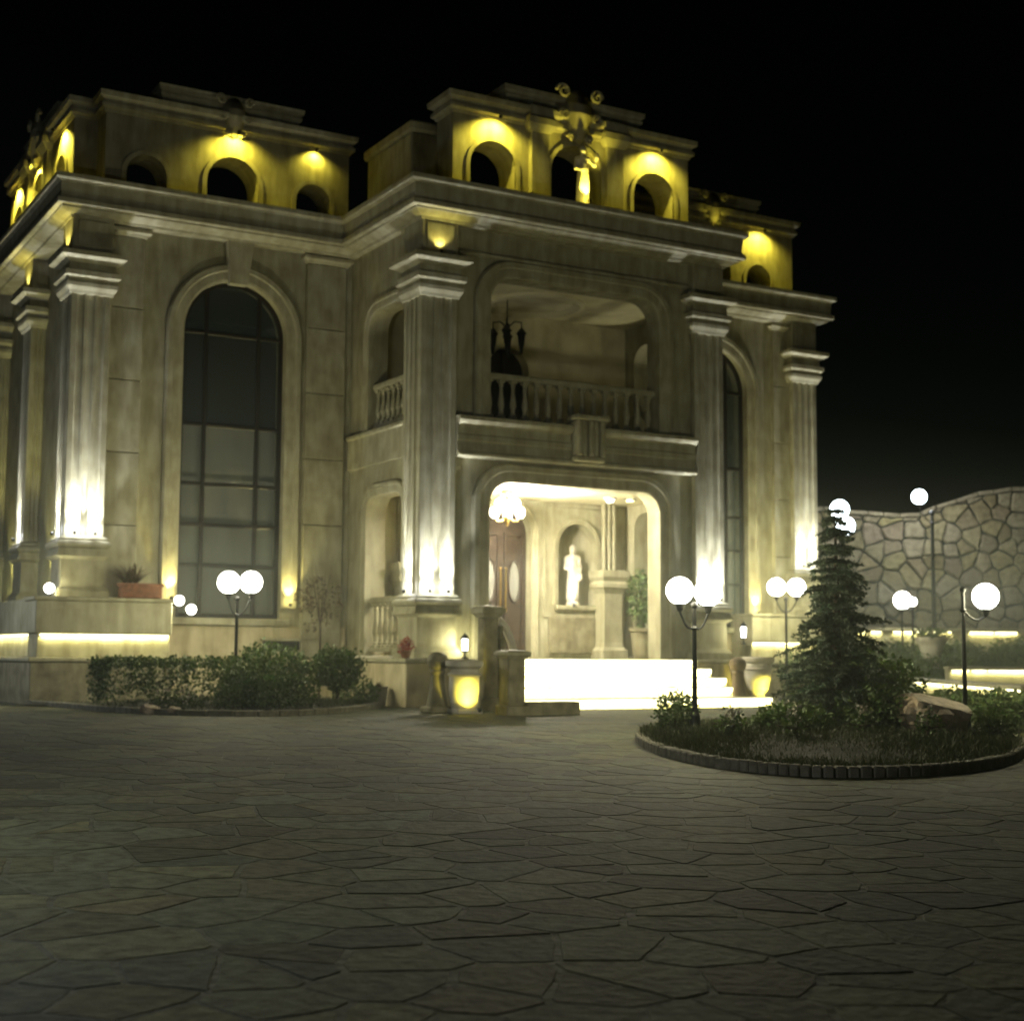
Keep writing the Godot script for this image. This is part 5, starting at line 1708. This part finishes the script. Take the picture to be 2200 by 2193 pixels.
	var mass := [[2.35, 9.9, 0.55, 0.75, "bush just behind the conifer's trunk on the island"], [2.0, 10.9, 0.55, 0.75, "upright bush right of the conifer's foot"], [2.5, 10.3, 0.65, 0.9, "tall bush behind the pink boulder"], [1.35, 11.5, 0.48, 0.5, "bush in front of the conifer's foot"], [3.0, 9.6, 0.8, 0.85, "broad bush at the back right of the island"], [0.0, 11.4, 0.45, 0.26, "low spreading ground cover between the left lamp post and the conifer"], [3.1, 8.9, 0.75, 0.8, "bush at the very back of the island"]]
	for b in mass:
		shrub("island_bush", b[4], "bush", Vector3(b[0], 0.0, b[1]), in_ball(Vector3(0, b[3] * 0.55, 0), Vector3(b[2], b[3] * 0.6, b[2])), 2600, 0.085, 0.026, M.leaf, b[3] * 0.6, "bushes on the round island")
	shrub("round_box", "small round clipped shrub at the foot of the island's left lamp post", "shrub", Vector3(-1.02, -0.03, 10.15), in_ball(Vector3(0, 0.28, 0), Vector3(0.27, 0.27, 0.27)), 1700, 0.05, 0.018, M.leaf, 0.2)
	shrub("dark_shrub", "dark low shrub against the right foot of the pink boulder", "shrub", Vector3(2.85, -0.05, 12.3), in_ball(Vector3(0, 0.12, 0), Vector3(0.3, 0.2, 0.26)), 1300, 0.05, 0.02, M.leaf, 0.15)
	var bl := MB.new()
	boulder(bl, Vector3(0.62, 0.40, 0.42), 4)
	solo("boulder", bl, M.boulder, "large pinkish boulder on the right side of the round island", "boulder", Vector3(1.95, 0.22, 12.0))
	var sp := [[-0.18, 12.9, 0.075, "upper of two round white stones at the front of the island"], [-0.30, 13.35, 0.06, "lower of two round white stones at the front of the island"]]
	for s in sp:
		var st := MB.new()
		boulder(st, Vector3(s[2], s[2] * 0.8, s[2]), int(s[1] * 10))
		solo("white_stone", st, M.white_stone, s[3], "stone", Vector3(s[0], -0.08, s[1]), "white stones on the island")
	var fl := 0
	for q in [[-0.75, 12.3], [0.5, 12.2], [0.2, 11.2], [0.95, 12.9], [-1.2, 11.6]]:
		var tuft := shrub("flower_tuft", ["tuft of pale flowers near the front left of the island", "pale flower tuft before the bush at the conifer's foot", "pale flower tuft between the two left bushes of the island", "pale flower tuft left of the pink boulder", "pale flower tuft beside the island's left lamp post"][fl], "flowers", Vector3(q[0], 0.06, q[1]), in_ball(Vector3(0, 0.14, 0), Vector3(0.14, 0.12, 0.14)), 160, 0.06, 0.02, M.leaf, 0.1, "pale flower tufts on the island")
		put("flowers", foliage(60, in_ball(Vector3(0, 0.25, 0), Vector3(0.11, 0.07, 0.11)), 0.045, 0.02), M.petal, tuft).set_meta("kind", "stuff")
		fl += 1
	grass("island_grass", island, 24000, 0.11)
	grass("bed_grass", bed_line, 2600, 0.07)
	# plants on the bank
	rng.seed = 55
	var k := 0
	var where := ["left of the white pot", "right of the white pot", "below the two close lamp posts", "at the right end of the terrace wall", "below the upper low wall", "at the far left of the bank", "behind the lower low wall", "at the right edge of the bank", "in the middle of the bank"]
	for q in [[-1.2, 1.5, 0.9], [2.4, 1.8, 0.8], [0.6, 2.4, 0.9], [4.4, 1.6, 0.8], [3.4, 3.2, 0.7], [-3.2, 2.0, 0.9], [1.6, 3.9, 0.7], [5.6, 2.6, 0.9], [-0.6, 3.4, 0.8]]:
		var at := along(Vector3(17.3, 0.0, -6.3), q[0], lerpf(1.1, 0.1, q[1] / 5.6), q[1])
		shrub("bank_shrub", "spreading green shrub on the planted bank, " + where[k], "shrub", at, in_ball(Vector3(0, 0.3, 0), Vector3(0.95, 0.42, 0.8)), 2400, 0.1, 0.032, M.leaf, 0.3, "shrubs on the planted bank")
		k += 1
	k = 0
	for q in [[11.9, -2.15, 1.05], [13.3, -2.2, 1.12]]:
		shrub("podium_shrub", "shrub growing against the right wing's lit podium, %s" % ["left of the two", "right of the two"][k], "shrub", Vector3(q[0], 0, q[1]), in_ball(Vector3(0, q[2] * 0.55, 0), Vector3(0.6, q[2] * 0.52, 0.4)), 1900, 0.1, 0.03, M.leaf, 0.5, "shrubs before the right podium")
		k += 1
	k = 0
	for q in [[3.4, 12.4], [3.7, 11.0], [2.2, 13.0]]:
		shrub("flower_bush", "leafy bush lit from behind at the right edge beyond the island, %s" % ["farthest", "middle one", "nearest"][k], "bush", Vector3(q[0] + 3.0, 0, q[1] - 3.0), in_ball(Vector3(0, 0.18, 0), Vector3(0.65, 0.24, 0.55)), 1700, 0.085, 0.03, M.leaf, 0.2, "leafy bushes at the right edge")
		k += 1
	var o := thing("white_pot", "large white flared planter on the bank before the terrace wall", "planter", Vector3(16.5, 0.75, -2.3))
	var m := MB.new()
	m.lathe(Vector3.ZERO, [Vector2(0, 0), Vector2(0.2, 0), Vector2(0.2, 0.05), Vector2(0.24, 0.2), Vector2(0.33, 0.62), Vector2(0.42, 0.74), Vector2(0.44, 0.8), Vector2(0.4, 0.82), Vector2(0.34, 0.76), Vector2(0, 0.74)], 24)
	put("pot", m, M.white_stone, o)
	put("leaves", foliage(500, in_ball(Vector3(0, 0.88, 0), Vector3(0.42, 0.1, 0.42)), 0.09, 0.03), M.leaf, o)

func boulder(mb: MB, size: Vector3, sd: int) -> void:
	var f := FastNoiseLite.new()
	f.seed = sd
	f.frequency = 0.9
	var at := func(u: int, v: int) -> Vector3:
		var a := TAU * (u % 22) / 22.0; var b := -PI / 2 + PI * v / 13.0
		var d := Vector3(cos(b) * cos(a), sin(b), cos(b) * sin(a))
		var r := 1.0 + 0.34 * f.get_noise_3dv(d * 1.3) + 0.16 * f.get_noise_3dv(d * 3.2 + Vector3.ONE * 9)
		d = d * r
		d.y = minf(d.y, 0.62 - 0.18 * d.x - 0.36 * d.z)
		return d * size
	for u in 22:
		for v in 13:
			mb.oq(Vector3.ZERO, at.call(u, v), at.call(u + 1, v), at.call(u + 1, v + 1), at.call(u, v + 1))

func grass(called: String, line: Array, n: int, h: float) -> void:
	var poly := PackedVector2Array(line)
	var lo := Vector2(1e9, 1e9); var hi := -lo
	for q in poly:
		lo = lo.min(q); hi = hi.max(q)
	var mid := Vector2.ZERO
	for q in poly: mid += q / poly.size()
	var mb := MB.new()
	for i in n:
		var q := Vector2(rng.randf_range(lo.x, hi.x), rng.randf_range(lo.y, hi.y))
		if not Geometry2D.is_point_in_polygon(q, poly): continue
		var away := clampf(q.distance_to(mid) / 3.0, 0.0, 1.0)
		mb.col = leaf_color(0.4)
		var base := Vector3(q.x, ground_height(q.y) + 0.02 + 0.16 * (1.0 - away * away), q.y)
		for k in 3:
			var d := (Vector3.UP * 1.2 + rand_dir() * 0.9).normalized()
			leaf(mb, base + rand_dir() * 0.03, d, rand_dir(), h * rng.randf_range(0.7, 1.6), 0.007)
	var o := struct(called, mb, M.grass)
	o.set_meta("kind", "stuff")
	tag(o, "rough grass and ground cover over the %s" % ("round island" if called.begins_with("island") else "flower bed"), "grass")
